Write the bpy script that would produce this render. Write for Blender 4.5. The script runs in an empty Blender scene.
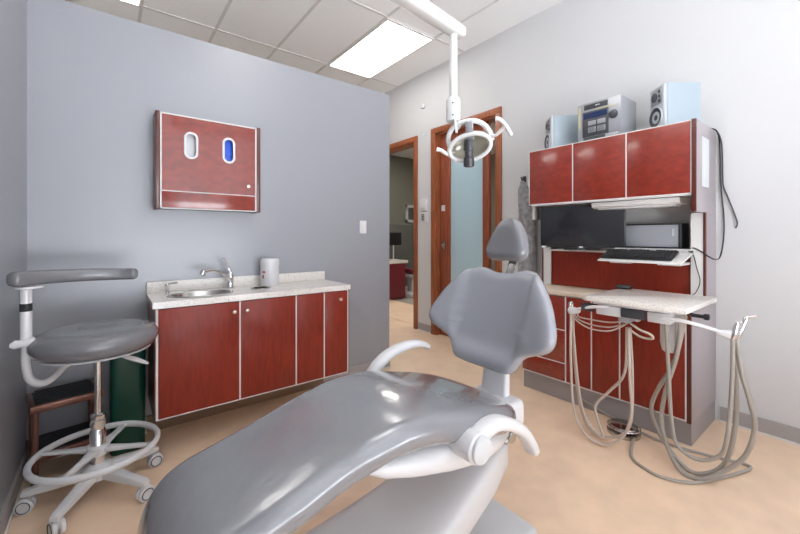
import bpy, bmesh, math, random
from mathutils import Vector, Matrix
random.seed(4)
PI = math.pi
scene = bpy.context.scene
COL = scene.collection

# ------------------------------------------------------------------ materials
def mat(name, col, rough=.5, metal=0, noise=0, nscale=5, stretch=None, coat=0, bump=0, bscale=60, bdist=.01, spec=.5, **kw):
    m = bpy.data.materials.new(name); m.use_nodes = True
    nt = m.node_tree; b = nt.nodes['Principled BSDF']
    b.inputs['Base Color'].default_value = (*col, 1)
    b.inputs['Roughness'].default_value = rough
    b.inputs['Metallic'].default_value = metal
    b.inputs['Coat Weight'].default_value = coat
    b.inputs['Coat Roughness'].default_value = .12
    b.inputs['Specular IOR Level'].default_value = spec
    tc = nt.nodes.new('ShaderNodeTexCoord')
    if noise:
        mp = nt.nodes.new('ShaderNodeMapping')
        if stretch: mp.inputs['Scale'].default_value = stretch
        n = nt.nodes.new('ShaderNodeTexNoise'); n.inputs['Scale'].default_value = nscale; n.inputs['Detail'].default_value = 5
        r = nt.nodes.new('ShaderNodeValToRGB')
        r.color_ramp.elements[0].position = .3; r.color_ramp.elements[1].position = .7
        r.color_ramp.elements[0].color = (*[c*(1-noise) for c in col], 1)
        r.color_ramp.elements[1].color = (*[min(1, c*(1+noise)) for c in col], 1)
        nt.links.new(tc.outputs['Object'], mp.inputs['Vector']); nt.links.new(mp.outputs[0], n.inputs['Vector'])
        nt.links.new(n.outputs['Fac'], r.inputs['Fac']); nt.links.new(r.outputs['Color'], b.inputs['Base Color'])
    if bump:
        n2 = nt.nodes.new('ShaderNodeTexNoise'); n2.inputs['Scale'].default_value = bscale; n2.inputs['Detail'].default_value = 4
        bp = nt.nodes.new('ShaderNodeBump'); bp.inputs['Strength'].default_value = bump; bp.inputs['Distance'].default_value = bdist
        nt.links.new(tc.outputs['Object'], n2.inputs['Vector']); nt.links.new(n2.outputs['Fac'], bp.inputs['Height'])
        nt.links.new(bp.outputs[0], b.inputs['Normal'])
    return m

def emis(name, col, s):
    m = bpy.data.materials.new(name); m.use_nodes = True
    b = m.node_tree.nodes['Principled BSDF']
    b.inputs['Base Color'].default_value = (.8, .8, .8, 1)
    b.inputs['Emission Color'].default_value = (*col, 1); b.inputs['Emission Strength'].default_value = s
    return m

def speckle(name, base, dots, dots2, rough=.25):
    m = mat(name, base, rough, coat=.3); nt = m.node_tree; b = nt.nodes['Principled BSDF']
    tc = nt.nodes.new('ShaderNodeTexCoord')
    prev = None
    for sc, c, lo, hi in ((130, dots, .60, .68), (220, dots2, .64, .70), (110, (.86, .85, .82), .60, .7)):
        n = nt.nodes.new('ShaderNodeTexNoise'); n.inputs['Scale'].default_value = sc; n.inputs['Detail'].default_value = 2
        r = nt.nodes.new('ShaderNodeValToRGB'); r.color_ramp.elements[0].position = lo; r.color_ramp.elements[1].position = hi
        mx = nt.nodes.new('ShaderNodeMixRGB'); mx.inputs['Color1'].default_value = (*base, 1); mx.inputs['Color2'].default_value = (*c, 1)
        nt.links.new(tc.outputs['Object'], n.inputs['Vector']); nt.links.new(n.outputs['Fac'], r.inputs['Fac'])
        nt.links.new(r.outputs['Color'], mx.inputs['Fac'])
        if prev: nt.links.new(prev.outputs[0], mx.inputs['Color1'])
        prev = mx
    nt.links.new(prev.outputs[0], b.inputs['Base Color'])
    return m

M = {}
M['grey_wall'] = mat('grey_paint', (.295, .302, .33), .33, bump=.02, bscale=200, spec=.9)
M['white_wall'] = mat('white_paint', (.62, .617, .62), .6, bump=.04, bscale=200)
M['ceiling'] = mat('ceiling_tile', (.95, .965, .97), .8, noise=.04, nscale=140, bump=.2, bscale=180)
M['tbar'] = mat('ceiling_grid', (.70, .70, .69), .5)
M['floor'] = mat('vinyl_floor', (.80, .585, .415), .4, noise=.08, nscale=6, bump=.015, bscale=30)
M['base_grey'] = mat('baseboard_grey', (.36, .335, .33), .45)
M['base_light'] = mat('baseboard_lip', (.70, .68, .65), .45)
M['red'] = mat('cherry_laminate', (.235, .024, .011), .36, noise=.16, nscale=9, stretch=(7, 7, 1), coat=.08, spec=.35)
M['redh'] = mat('cherry_laminate_flat', (.235, .024, .011), .24, noise=.18, nscale=14, stretch=(1.5, 1.5, 2.5), coat=.7)
M['red_side'] = mat('cherry_edge', (.10, .018, .012), .35, coat=.2)
M['white_edge'] = mat('white_edging', (.74, .72, .70), .4)
M['grey_lam'] = mat('mauve_grey_laminate', (.36, .32, .34), .35, coat=.2)
M['kick'] = mat('toe_kick_grey', (.31, .28, .275), .5)
M['base_shaded'] = mat('baseboard_shaded_brown', (.24, .15, .09), .5)
M['counter'] = speckle('solid_surface', (.80, .76, .715), (.46, .39, .33), (.36, .32, .29))
M['beige_counter'] = mat('beige_laminate', (.66, .56, .44), .35, noise=.05, nscale=60)
M['vinyl'] = mat('grey_vinyl', (.175, .175, .187), .24, coat=.4, bump=.012, bscale=25)
M['vinyl_seat'] = mat('grey_vinyl_seat', (.225, .225, .24), .2, coat=.9, bump=.3, bscale=5, bdist=.04)
M['vinyl2'] = mat('grey_vinyl_back', (.29, .295, .325), .22, coat=.4)
M['plastic'] = mat('white_plastic', (.70, .69, .70), .3, coat=.2)
M['plastic_grey'] = mat('light_grey_plastic', (.60, .60, .61), .4)
M['stoolmetal'] = mat('stool_paint', (.62, .62, .63), .35)
M['chrome'] = mat('chrome', (.75, .75, .76), .14, 1)
M['steel'] = mat('brushed_steel', (.5, .485, .46), .2, 1)
M['nickel'] = mat('knob_nickel', (.70, .66, .60), .3, 1)
M['black'] = mat('black_plastic', (.015, .015, .017), .35)
M['screen'] = mat('black_screen', (.012, .013, .016), .08, coat=.4)
M['keycap'] = mat('black_keys', (.03, .03, .032), .5)
M['rubber'] = mat('black_rubber', (.02, .02, .022), .6)
M['darkgrey'] = mat('dark_grey_plastic', (.045, .045, .05), .4)
M['green'] = mat('green_plastic', (.003, .060, .038), .3, coat=.2)
M['copper'] = mat('copper_brown_tube', (.21, .095, .068), .32, .5)
M['casing'] = mat('door_wood', (.31, .092, .036), .35, noise=.3, nscale=6, stretch=(8, 8, .7), coat=.2)
M['doorwood'] = mat('door_leaf_wood', (.25, .062, .028), .35, noise=.3, nscale=6, stretch=(8, 8, .7), coat=.2)
M['hose'] = mat('grey_hose', (.35, .315, .275), .45)
M['hose_light'] = mat('light_hose', (.52, .44, .38), .45)
M['blue'] = mat('blue_gloves', (.01, .09, .62), .45, noise=.3, nscale=30)
M['white_glove'] = mat('white_box_card', (.62, .64, .66), .6)
M['silver'] = mat('silver_plastic', (.36, .365, .39), .28, .35)
M['silver_dark'] = mat('dark_silver', (.075, .078, .088), .35, .3)
M['speakerside'] = mat('speaker_side', (.36, .43, .48), .35)
M['speakerfront'] = mat('speaker_front', (.50, .53, .56), .35)
M['yellow'] = mat('yellow_reflection', (.50, .47, .28), .35, .2)
M['lcd'] = mat('blue_display', (.012, .026, .085), .15)
M['apron'] = mat('grey_apron_cloth', (.33, .33, .34), .6, noise=.35, nscale=24, bump=.3, bscale=30)
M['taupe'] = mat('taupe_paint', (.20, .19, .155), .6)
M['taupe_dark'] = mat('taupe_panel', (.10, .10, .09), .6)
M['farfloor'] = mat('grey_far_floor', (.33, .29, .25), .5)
M['redvinyl'] = mat('red_vinyl', (.17, .02, .03), .35)
M['cream'] = mat('lamp_reflector', (.72, .69, .60), .22, .35)
M['lampwhite'] = mat('lamp_white', (.70, .70, .69), .25, coat=.3)
M['paper'] = mat('paper', (.60, .62, .65), .6)
M['label_red'] = mat('label_red', (.45, .08, .10), .5)
M['label_grey'] = mat('label_grey', (.62, .63, .66), .5)
M['brass_pc'] = mat('computer_grey', (.40, .41, .44), .3)
M['panel'] = emis('light_diffuser', (1, .98, .95), 7.0)
M['farpanel'] = emis('far_light_diffuser', (1, .97, .9), 26.0)
M['farlamp'] = emis('lamp_glow', (1, 1, 1), 3)

def glass(name, col, rough, trans=1.0):
    m = mat(name, col, rough); b = m.node_tree.nodes['Principled BSDF']
    b.inputs['Transmission Weight'].default_value = trans; b.inputs['IOR'].default_value = 1.3
    return m
M['frost'] = glass('frosted_teal_glass', (.66, .84, .92), .5, .5)
M['lens'] = glass('clear_cover', (.97, .97, .95), .05)
m = bpy.data.materials.new('added_window_glass'); m.use_nodes = True
nt = m.node_tree; nt.nodes.remove(nt.nodes['Principled BSDF'])
tr = nt.nodes.new('ShaderNodeBsdfTransparent'); gl = nt.nodes.new('ShaderNodeBsdfGlossy'); gl.inputs['Roughness'].default_value = .02
mx = nt.nodes.new('ShaderNodeMixShader'); mx.inputs['Fac'].default_value = .06
nt.links.new(tr.outputs[0], mx.inputs[1]); nt.links.new(gl.outputs[0], mx.inputs[2])
nt.links.new(mx.outputs[0], nt.nodes['Material Output'].inputs['Surface'])
M['winglass'] = m

# ------------------------------------------------------------------ mesh helpers
def catmull(pts, n=8, closed=False):
    P = [Vector(p) for p in pts]; out = []; N = len(P)
    rng = range(N) if closed else range(N-1)
    for i in rng:
        if closed: a, b, c, d = P[(i-1) % N], P[i], P[(i+1) % N], P[(i+2) % N]
        else: a, b, c, d = P[max(i-1, 0)], P[i], P[i+1], P[min(i+2, N-1)]
        for k in range(n):
            t = k/n
            out.append(.5*((2*b)+(c-a)*t+(2*a-5*b+4*c-d)*t*t+(3*b-a-3*c+d)*t**3))
    if not closed: out.append(P[-1].copy())
    return out

class MB:
    def __init__(s):
        s.bm = bmesh.new(); s.mi = 0
    def _mark(s, f0):
        fs = list(s.bm.faces)
        for f in fs[f0:]: f.material_index = s.mi
    def box(s, x0, x1, y0, y1, z0, z1, bev=0, R=None, at=None, seg=2):
        t = bmesh.new()
        bmesh.ops.create_cube(t, size=1)
        c = Vector(((x0+x1)/2, (y0+y1)/2, (z0+z1)/2)); d = (x1-x0, y1-y0, z1-z0)
        for v in t.verts: v.co = Vector((v.co.x*d[0], v.co.y*d[1], v.co.z*d[2]))
        if bev: bmesh.ops.bevel(t, geom=list(t.edges), offset=bev, segments=seg, profile=.5, affect='EDGES')
        for v in t.verts:
            p = v.co + c
            if R: p = R @ p
            if at: p = p + Vector(at)
            v.co = p
        s._join(t); return s
    def _join(s, t):
        f0 = len(s.bm.faces); vm = {}
        for v in t.verts: vm[v] = s.bm.verts.new(v.co)
        for f in t.faces:
            try: s.bm.faces.new([vm[v] for v in f.verts])
            except ValueError: pass
        s._mark(f0); t.free()
    def rings(s, rings, cap=True, closed=False):
        f0 = len(s.bm.faces); V = [[s.bm.verts.new(p) for p in r] for r in rings]
        n = len(V[0]); m = len(V)
        for i in range(m if closed else m-1):
            a, b = V[i], V[(i+1) % m]
            for j in range(n):
                s.bm.faces.new((a[j], a[(j+1) % n], b[(j+1) % n], b[j]))
        if cap and not closed:
            s.bm.faces.new(list(reversed(V[0]))); s.bm.faces.new(V[-1])
        s._mark(f0); return s
    def lathe(s, prof, at=(0, 0, 0), axis=(0, 0, 1), n=28):
        ax = Vector(axis).normalized(); q = Vector((0, 0, 1)).rotation_difference(ax); o = Vector(at)
        R = []
        for r, z in prof:
            r = max(r, .0004)
            R.append([o + q @ Vector((r*math.cos(2*PI*k/n), r*math.sin(2*PI*k/n), z)) for k in range(n)])
        return s.rings(R)
    def cyl(s, a, b, r, r2=None, n=20):
        a = Vector(a); b = Vector(b); L = (b-a).length; r2 = r if r2 is None else r2
        e = min(r, r2, L/2)*.15
        return s.lathe([(r-e, 0), (r, e), (r2, L-e), (r2-e, L)], a, b-a, n)
    def tube(s, pts, r, n=10, sm=8, closed=False, flat=1.0, up=None):
        P = catmull(pts, sm, closed) if sm else [Vector(p) for p in pts]
        N = len(P); rings = []; prev = None
        for i, p in enumerate(P):
            if closed: T = (P[(i+1) % N]-P[(i-1) % N]).normalized()
            else: T = (P[min(i+1, N-1)]-P[max(i-1, 0)]).normalized()
            if up is not None: A = Vector(up)
            elif prev is None: A = Vector((0, 0, 1)) if abs(T.z) < .9 else Vector((1, 0, 0))
            else: A = prev
            A = (A - T*A.dot(T)).normalized(); B = T.cross(A); prev = A
            rr = r(i/max(N-1, 1)) if callable(r) else r
            rings.append([p + A*math.cos(2*PI*k/n)*rr*flat + B*math.sin(2*PI*k/n)*rr for k in range(n)])
        return s.rings(rings, closed=closed)
    def loft(s, st, n=32):
        """st: (center, u axis, v axis, half u, half v, exponent)"""
        R = []
        for c, u, v, a, b, e in st:
            c, u, v = Vector(c), Vector(u), Vector(v); ring = []
            for k in range(n):
                t = 2*PI*k/n; ct, sn = math.cos(t), math.sin(t)
                ring.append(c + u*(a*math.copysign(abs(ct)**(2/e), ct)) + v*(b*math.copysign(abs(sn)**(2/e), sn)))
            R.append(ring)
        return s.rings(R)
    def cushion(s, st, n=12):
        """like loft, but each section is a rounded slab with full round sides and a slightly crowned top"""
        R = []
        for c, u, v, a, b, e in st:
            c, u, v = Vector(c), Vector(u), Vector(v); ring = []; r = min(a, b)*.98; m = a-r
            for k in range(n+1):                       # right side, bottom to top
                t = -PI/2+PI*k/n; ring.append(c + u*(m+r*math.cos(t)) + v*(b*math.sin(t)))
            for k in range(1, n): q = 1-2*k/n; ring.append(c + u*(m*q) + v*(b+.007*(1-q*q)*(b/.045)))
            for k in range(n+1):
                t = PI/2+PI*k/n; ring.append(c + u*(-m+r*math.cos(t)) + v*(b*math.sin(t)))
            for k in range(1, n): q = -1+2*k/n; ring.append(c + u*(m*q) - v*b)
            R.append(ring)
        return s.rings(R)
    def prism(s, poly, vec, bev=0):
        t = bmesh.new(); vs = [t.verts.new(p) for p in poly]
        f = t.faces.new(vs); r = bmesh.ops.extrude_face_region(t, geom=[f])
        for g in r['geom']:
            if isinstance(g, bmesh.types.BMVert): g.co += Vector(vec)
        if bev: bmesh.ops.bevel(t, geom=list(t.edges), offset=bev, segments=2, profile=.5, affect='EDGES')
        s._join(t); return s
    def pillow(s, outline, thick, dish=None, fr=1.0, rings=14, p=2.6, edge=.22):
        """outline: list of (y, z); x is the depth, front is -x. dish(y,z) shifts x."""
        n = len(outline); cy = sum(o[0] for o in outline)/n; cz = sum(o[1] for o in outline)/n
        R = []
        ts = [1-(k/rings)**1.6 for k in range(rings+1)]       # 1 .. 0
        seq = [(t, -1) for t in reversed(ts)] + [(t, 1) for t in ts[1:]]
        for t, sg in seq:
            sc = max(t, .002); h = (1-max(0, (t-(1-edge))/edge)**p)**(1/p) if t > 1-edge else 1
            ring = []
            for y, z in outline:
                yy, zz = cy+(y-cy)*sc, cz+(z-cz)*sc
                x = sg*h*thick/2*(fr if sg < 0 else 1)
                if dish: x += dish(yy, zz, sg)
                ring.append(Vector((x, yy, zz)))
            R.append(ring)
        return s.rings(R)
    def xf(s, mtx):
        for v in s.bm.verts: v.co = mtx @ v.co
        return s
    def build(s, name, mats, parent=None, smooth=True, world=True, origin=None, angle=40):
        bmesh.ops.recalc_face_normals(s.bm, faces=list(s.bm.faces))
        me = bpy.data.meshes.new(name)
        off = None
        if parent is not None and world: off = wloc(parent)
        elif origin is not None: off = Vector(origin)
        elif parent is None:
            xs = [v.co for v in s.bm.verts]
            off = Vector(((min(v.x for v in xs)+max(v.x for v in xs))/2, (min(v.y for v in xs)+max(v.y for v in xs))/2, min(v.z for v in xs)))
        if off is not None:
            for v in s.bm.verts: v.co -= off
        s.bm.to_mesh(me); s.bm.free()
        if not isinstance(mats, (list, tuple)): mats = [mats]
        for m in mats: me.materials.append(M[m])
        if smooth:
            me.polygons.foreach_set('use_smooth', [True]*len(me.polygons))
            try: me.set_sharp_from_angle(angle=math.radians(angle))
            except Exception: pass
        o = bpy.data.objects.new(name, me); COL.objects.link(o)
        if parent is not None: o.parent = parent
        if off is not None and parent is None: o.location = off
        return o

    def each(s, name, mats, parent, **kw):
        """every loose piece becomes an object of its own"""
        s.bm.verts.index_update(); s.bm.verts.ensure_lookup_table(); seen = set(); out = []
        for v in s.bm.verts:
            if v.index in seen: continue
            st = [v]; comp = []; seen.add(v.index)
            while st:
                q = st.pop(); comp.append(q)
                for e in q.link_edges:
                    o = e.other_vert(q)
                    if o.index not in seen: seen.add(o.index); st.append(o)
            m = MB(); vm = {q.index: m.bm.verts.new(q.co) for q in comp}; fs = {f for q in comp for f in q.link_faces}
            for f in fs:
                nf = m.bm.faces.new([vm[q.index] for q in f.verts]); nf.material_index = f.material_index
            out.append(m.build(name, mats, parent, **kw))
        s.bm.free(); return out

def wloc(o):
    p = Vector((0, 0, 0))
    while o is not None: p += o.location; o = o.parent
    return p
def tag(o, label, cat, group=None):
    o['label'] = label; o['category'] = cat
    if group: o['group'] = group
    return o
def thing(name, label, cat, loc, group=None):
    o = bpy.data.objects.new(name, None); o.empty_display_size = .1; COL.objects.link(o)
    o.location = loc; return tag(o, label, cat, group)
def struct(o): o['kind'] = 'structure'; return o
def arc(cx, cy, r, a0, a1, n): return [(cx+r*math.cos(math.radians(a0+(a1-a0)*k/n)), cy+r*math.sin(math.radians(a0+(a1-a0)*k/n))) for k in range(n+1)]

# ------------------------------------------------------------------ setting
CH = 3.26; WX = 3.12; LX = -.345; PY = 2.74; PTOP = 2.492
struct(MB().box(LX-.2, WX+.12, -1.6, 7.7, -.1, 0).build('floor', 'floor'))
struct(MB().box(LX-.2, WX+.12, -1.6, 7.7, CH, CH+.1).build('ceiling', 'ceiling'))
g = MB()
for k in range(6):
    x = .22+.61*(k-1)
    if x < LX+.05: continue
    g.box(x-.012, x+.012, -1.49, 7.6, CH-.006, CH+.002)
y = -.84
while y < 7.6:
    g.box(LX+.0, WX, y-.012, y+.012, CH-.0055, CH+.002); y += 1.22
struct(g.build('trim_1', 'tbar'))
struct(MB().box(LX-.12, LX, -1.5, PY+.12, 0, CH).build('wall_left', 'grey_wall'))
struct(MB().box(LX, 2.017, PY, PY+.12, 0, PTOP).build('wall_front', 'grey_wall'))
struct(MB().box(LX-.12, WX+.12, 7.6, 7.72, 0, CH).build('wall_far', 'white_wall'))
struct(MB().box(LX-.12, LX, PY+.12, 7.6, 0, CH).build('wall_passage', 'white_wall'))
# right wall with two openings
D1 = (2.385, 3.285, 2.44)     # glazed door opening
D2 = (3.685, 4.60, 2.42)      # open doorway
w = MB()
w.box(WX, WX+.12, -1.5, D1[0], 0, CH); w.box(WX, WX+.12, D1[1], D2[0], 0, CH); w.box(WX, WX+.12, D2[1], 7.6, 0, CH)
w.box(WX, WX+.12, D1[0], D1[1], D1[2], CH); w.box(WX, WX+.12, D2[0], D2[1], D2[2], CH)
struct(w.build('wall_right', 'white_wall', smooth=False))
# back wall (behind the camera) with a wide unseen window, added to bring in daylight
w = MB()
w.box(LX-.12, LX+.05, -1.6, -1.5, 0, CH); w.box(2.1, WX+.12, -1.6, -1.5, 0, CH)
w.box(LX+.05, 2.1, -1.6, -1.5, 0, .10); w.box(LX+.05, 2.1, -1.6, -1.5, 3.16, CH)
struct(w.build('wall_back', 'white_wall', smooth=False))
w = MB()
for x in (LX+.05, .46, 1.26, 2.05): w.box(x, x+.05, -1.58, -1.52, .10, 3.16)
for z in (.10, 3.11): w.box(LX+.05, 2.1, -1.58, -1.52, z, z+.05)
wf = struct(w.build('added_window_1', 'white_edge'))
MB().box(LX+.07, 2.08, -1.553, -1.547, .12, 3.14).build('pane', 'winglass', wf)
# baseboards
def board(name, x0, x1, y0, y1, h=.095):
    b = MB().box(x0, x1, y0, y1, 0, h); b.mi = 1
    dx = .004
    if x1-x0 < y1-y0: b.box(x0-dx, x1+dx, y0, y1, 0, .012)
    else: b.box(x0, x1, y0-dx, y1+dx, 0, .012)
    return struct(b.build(name, ['base_grey', 'base_light'], smooth=False))
board('baseboard_right', WX-.012, WX-.0005, -1.5, .615)
board('baseboard_right_2', WX-.012, WX-.0005, 1.76, 2.31)
board('baseboard_right_3', WX-.012, WX-.0005, 3.365, 3.61)
board('baseboard_left', LX+.0005, LX+.012, -1.5, PY)
board('baseboard_front', LX+.012, .175, PY-.012, PY-.0005)
board('baseboard_front_2', 1.352, 2.017, PY-.012, PY-.0005)
struct(MB().box(.176, 1.351, PY-.011, PY-.0005, 0, .10).build('baseboard_front_3', 'base_shaded', smooth=False))  # wall baseboard below the cabinet, its shade put into the brown
# door casings
def casing(name, D, depth=.022):
    y0, y1, h = D; c = MB(); wd = .068
    for a, b in ((y0-wd, y0), (y1, y1+wd)): c.box(WX-depth, WX, a, b, 0, h+wd, .004)
    c.box(WX-depth-.001, WX, y0-wd, y1+wd, h, h+wd, .004)
    for a, b in ((y0, y0+.02), (y1-.02, y1)): c.box(WX-.002, WX+.122, a, b, 0, h)
    c.box(WX-.002, WX+.122, y0, y1, h-.02, h)
    return struct(c.build(name, 'casing'))
casing('trim_2', D1); casing('trim_3', D2)
# glazed sliding door leaf, hung in the opening
dl = MB(); dx0, dx1 = WX+.045, WX+.085
ya, yb = 2.52, 3.262
dl.box(dx0, dx1, yb-.17, yb, .008, 2.415, .003); dl.box(dx0, dx1, ya, ya+.085, .008, 2.415, .003)
dl.box(dx0, dx1, ya+.085, yb-.17, .008, .30); dl.box(dx0, dx1, ya+.085, yb-.17, 2.29, 2.415)
door = struct(dl.build('door_1', 'doorwood'))
MB().box(dx0+.014, dx1-.014, ya+.08, yb-.165, .295, 2.295).build('pane', 'frost', door)
lp = MB(); lp.box(dx0-.006, dx0, yb-.085, yb-.035, 1.03, 1.13, .002); lp.lathe([(.012, 0), (.012, .012), (.008, .014)], (dx0-.006, yb-.06, 1.09), (-1, 0, 0))
lp.build('lock_plate', 'steel', door)
MB().box(dx0-.006, dx0, yb-.09, yb-.03, 1.50, 1.57, .002).build('latch_plate', 'plastic_grey', door)

# far room seen through the doorways
FX = 7.6
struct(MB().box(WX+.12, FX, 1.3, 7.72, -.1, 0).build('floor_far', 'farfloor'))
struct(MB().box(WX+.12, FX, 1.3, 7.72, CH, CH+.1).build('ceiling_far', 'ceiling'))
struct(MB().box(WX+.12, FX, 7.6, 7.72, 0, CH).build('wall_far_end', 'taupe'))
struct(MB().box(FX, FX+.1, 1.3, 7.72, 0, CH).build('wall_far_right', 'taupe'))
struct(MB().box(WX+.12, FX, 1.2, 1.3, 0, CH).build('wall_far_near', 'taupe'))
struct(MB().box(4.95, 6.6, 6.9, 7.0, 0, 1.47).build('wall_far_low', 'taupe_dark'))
# tan floor strip by the doorway is the same vinyl
struct(MB().box(WX+.12, 4.15, 1.3, 7.6, .0005, .004).build('floor_threshold', 'floor'))

# ------------------------------------------------------------------ ceiling lights
def ceiling_light(x, y, label, wx=.61, wy=1.22, m='panel', z=CH, grp='fluorescent ceiling panels'):
    t = thing('ceiling_light', label, 'ceiling light', (x, y, z-.03), grp)
    f = MB(); e = .022
    f.box(x, x+wx, y, y+e, z-.02, z); f.box(x, x+wx, y+wy-e, y+wy, z-.02, z)
    f.box(x, x+e, y+e, y+wy-e, z-.02, z); f.box(x+wx-e, x+wx, y+e, y+wy-e, z-.02, z)
    f.build('frame', 'white_edge', t)
    MB().box(x+e, x+wx-e, y+e, y+wy-e, z-.016, z-.006).build('diffuser', m, t)
ceiling_light(2.05, 2.82, 'lit white ceiling panel in full view above the doors')
ceiling_light(-.34, 2.82, 'lit ceiling panel cut off at the top left above the grey partition', .56)
for x, y in ((.83, .38),):  # extra unseen panel, added to brighten the room
    ceiling_light(x, y, 'lit ceiling panel added overhead outside the view', .60)
ceiling_light(4.6, 5.2, 'lit ceiling panel of the far room seen through the doorway', .6, 1.2, 'farpanel')
ceiling_light(4.2, 2.2, 'lit ceiling panel behind the frosted glass door', .6, 1.2, 'farpanel')

# ------------------------------------------------------------------ sink cabinet
CX0, CX1, CY = .187, 1.347, 2.340          # carcass, front plane
cab = thing('sink_cabinet', 'long wall-hung cherry red cabinet under the speckled sink counter', 'cabinet', (.77, 2.54, .222))
MB().box(CX0, CX1, CY, PY-.002, .225, .816).build('carcass', ['white_edge'], cab)
b = MB(); b.box(CX0-.004, CX0, CY-.018, PY-.002, .222, .816); b.box(CX1, CX1+.004, CY-.018, PY-.002, .222, .816)
b.each('side_panel', 'red_side', cab)
dv = [.187, .609, .957, 1.157, 1.347]; knobs = [.574, .646, None, 1.277]
for i in range(4):
    d = MB().box(dv[i]+(.014 if i == 0 else .005), dv[i+1]-(.010 if i == 3 else .005), CY-.018, CY-.001, .232, .811, .0015).build('door', 'red', cab)
    if knobs[i]:
        MB().lathe([(.006, 0), (.005, .010), (.010, .013), (.0115, .018), (.008, .023), (.002, .024)], (knobs[i], CY-.018, .755), (0, -1, 0)).build('knob', 'nickel', d)
for x in dv[:-1]+[1.342]:
    MB().box(x-.004 if x > .25 else x+.002, x+.004 if x > .25 else x+.012, CY-.0165, CY-.0005, .230, .813).build('edge_trim', 'white_edge', cab)
MB().box(CX0+.002, CX1-.002, CY-.0165, CY-.0005, .2255, .2310).build('edge_trim', 'white_edge', cab)
# countertop with backsplash (with real holes for bowl and waste ring)
def top_with_holes(x0, x1, y0, y1, z0, z1, holes):
    """plate: outer rectangle, elliptical holes; built strip by strip"""
    bmx = bmesh.new(); n = 48
    out = [(x0, y0), (x1, y0), (x1, y1), (x0, y1)]
    edges = []
    vs = [bmx.verts.new((p[0], p[1], z1)) for p in out]
    for k in range(4): edges.append(bmx.edges.new((vs[k], vs[(k+1) % 4])))
    for cx, cy, a, c in holes:
        hv = [bmx.verts.new((cx+a*math.cos(2*PI*k/n), cy+c*math.sin(2*PI*k/n), z1)) for k in range(n)]
        for k in range(n): edges.append(bmx.edges.new((hv[k], hv[(k+1) % n])))
    bmesh.ops.triangle_fill(bmx, edges=edges, use_beauty=True)
    fs = list(bmx.faces)
    r = bmesh.ops.extrude_face_region(bmx, geom=fs)
    for v in r['geom']:
        if isinstance(v, bmesh.types.BMVert): v.co.z = z0
    return bmx
SINK = (.435, 2.505, .17, .115); HOLE = (.796, 2.535, .052, .052)
ct = thing('countertop', 'white speckled solid countertop with low backsplash on the red sink cabinet', 'countertop', (.77, 2.53, .817))
t = MB(); t._join(top_with_holes(.174, 1.359, 2.316, PY-.002, .817, .851, [SINK, HOLE])); t.build('worktop', 'counter', ct, angle=30)
MB().box(.174, 1.359, PY-.019, PY-.002, .8512, .919, .002).build('backsplash', 'counter', ct)
sk = thing('sink', 'oval stainless steel sink bowl set into the speckled counter', 'sink', (SINK[0], SINK[1], .70))
def ell(cx, cy, a, c, z, n=48): return [Vector((cx+a*math.cos(2*PI*k/n), cy+c*math.sin(2*PI*k/n), z)) for k in range(n)]
cx, cy, a, c = SINK
MB().rings([ell(cx, cy, a+.012, c+.012, .8515), ell(cx, cy, a+.008, c+.008, .856), ell(cx, cy, a-.004, c-.004, .855), ell(cx, cy, a-.01, c-.01, .843),
            ell(cx, cy, a-.02, c-.02, .745), ell(cx, cy, a-.05, c-.045, .712), ell(cx, cy, .03, .03, .705), ell(cx, cy, .001, .001, .705)], cap=False).build('bowl', 'steel', sk)
MB().lathe([(.026, 0), (.03, .003), (.02, .004), (.004, .002)], (cx, cy, .7055)).build('drain', 'chrome', sk)
wr = MB(); cx, cy, a, c = HOLE
wr.rings([ell(cx, cy, a+.012, c+.012, .8515), ell(cx, cy, a+.008, c+.008, .856), ell(cx, cy, a-.006, c-.006, .855), ell(cx, cy, a-.008, c-.008, .77), ell(cx, cy, .001, .001, .77)], cap=False)
tag(wr.build('waste_chute_ring', 'steel'), 'round stainless waste hole in the counter before the white tub', 'waste chute')
# faucet
fx, fy, CZ = .632, 2.655, .8512
fc = thing('faucet', 'chrome single lever faucet with curved spout behind the sink', 'faucet', (fx, fy, CZ))
MB().lathe([(.030, 0), (.030, .005), (.023, .010), (.019, .043), (.023, .065), (.0235, .087), (.017, .109), (.005, .117)], (fx, fy, CZ)).build('faucet_body', 'chrome', fc)
sp = MB().tube([(fx, fy-.01, CZ+.05), (fx-.03, fy-.03, CZ+.085), (fx-.075, fy-.055, CZ+.115), (fx-.13, fy-.085, CZ+.132), (fx-.175, fy-.11, CZ+.128)], lambda q: .0145-.0035*q, 14)
sp.lathe([(.011, 0), (.0145, .003), (.0145, .030), (.010, .032)], (fx-.178, fy-.112, CZ+.138), (-.35, -.2, -1)); sp.build('spout', 'chrome', fc)
MB().tube([(fx, fy, CZ+.108), (fx-.010, fy, CZ+.135), (fx-.032, fy-.01, CZ+.178), (fx-.048, fy-.016, CZ+.20)], lambda q: .012-.006*q+.005*(q > .8), 12).build('lever', 'chrome', fc)
spx, spy = .272, 2.625
ss = thing('soap_dispenser', 'small chrome soap pump at the left end of the sink', 'soap dispenser', (spx, spy, CZ))
MB().lathe([(.017, 0), (.017, .007), (.010, .010), (.0095, .043), (.012, .048), (.012, .059), (.004, .061)], (spx, spy, CZ)).build('pump_body', 'chrome', ss)
MB().tube([(spx-.01, spy, CZ+.055), (spx+.02, spy-.005, CZ+.061), (spx+.05, spy-.018, CZ+.066)], .006, 10).build('nozzle', 'chrome', ss)
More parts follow.
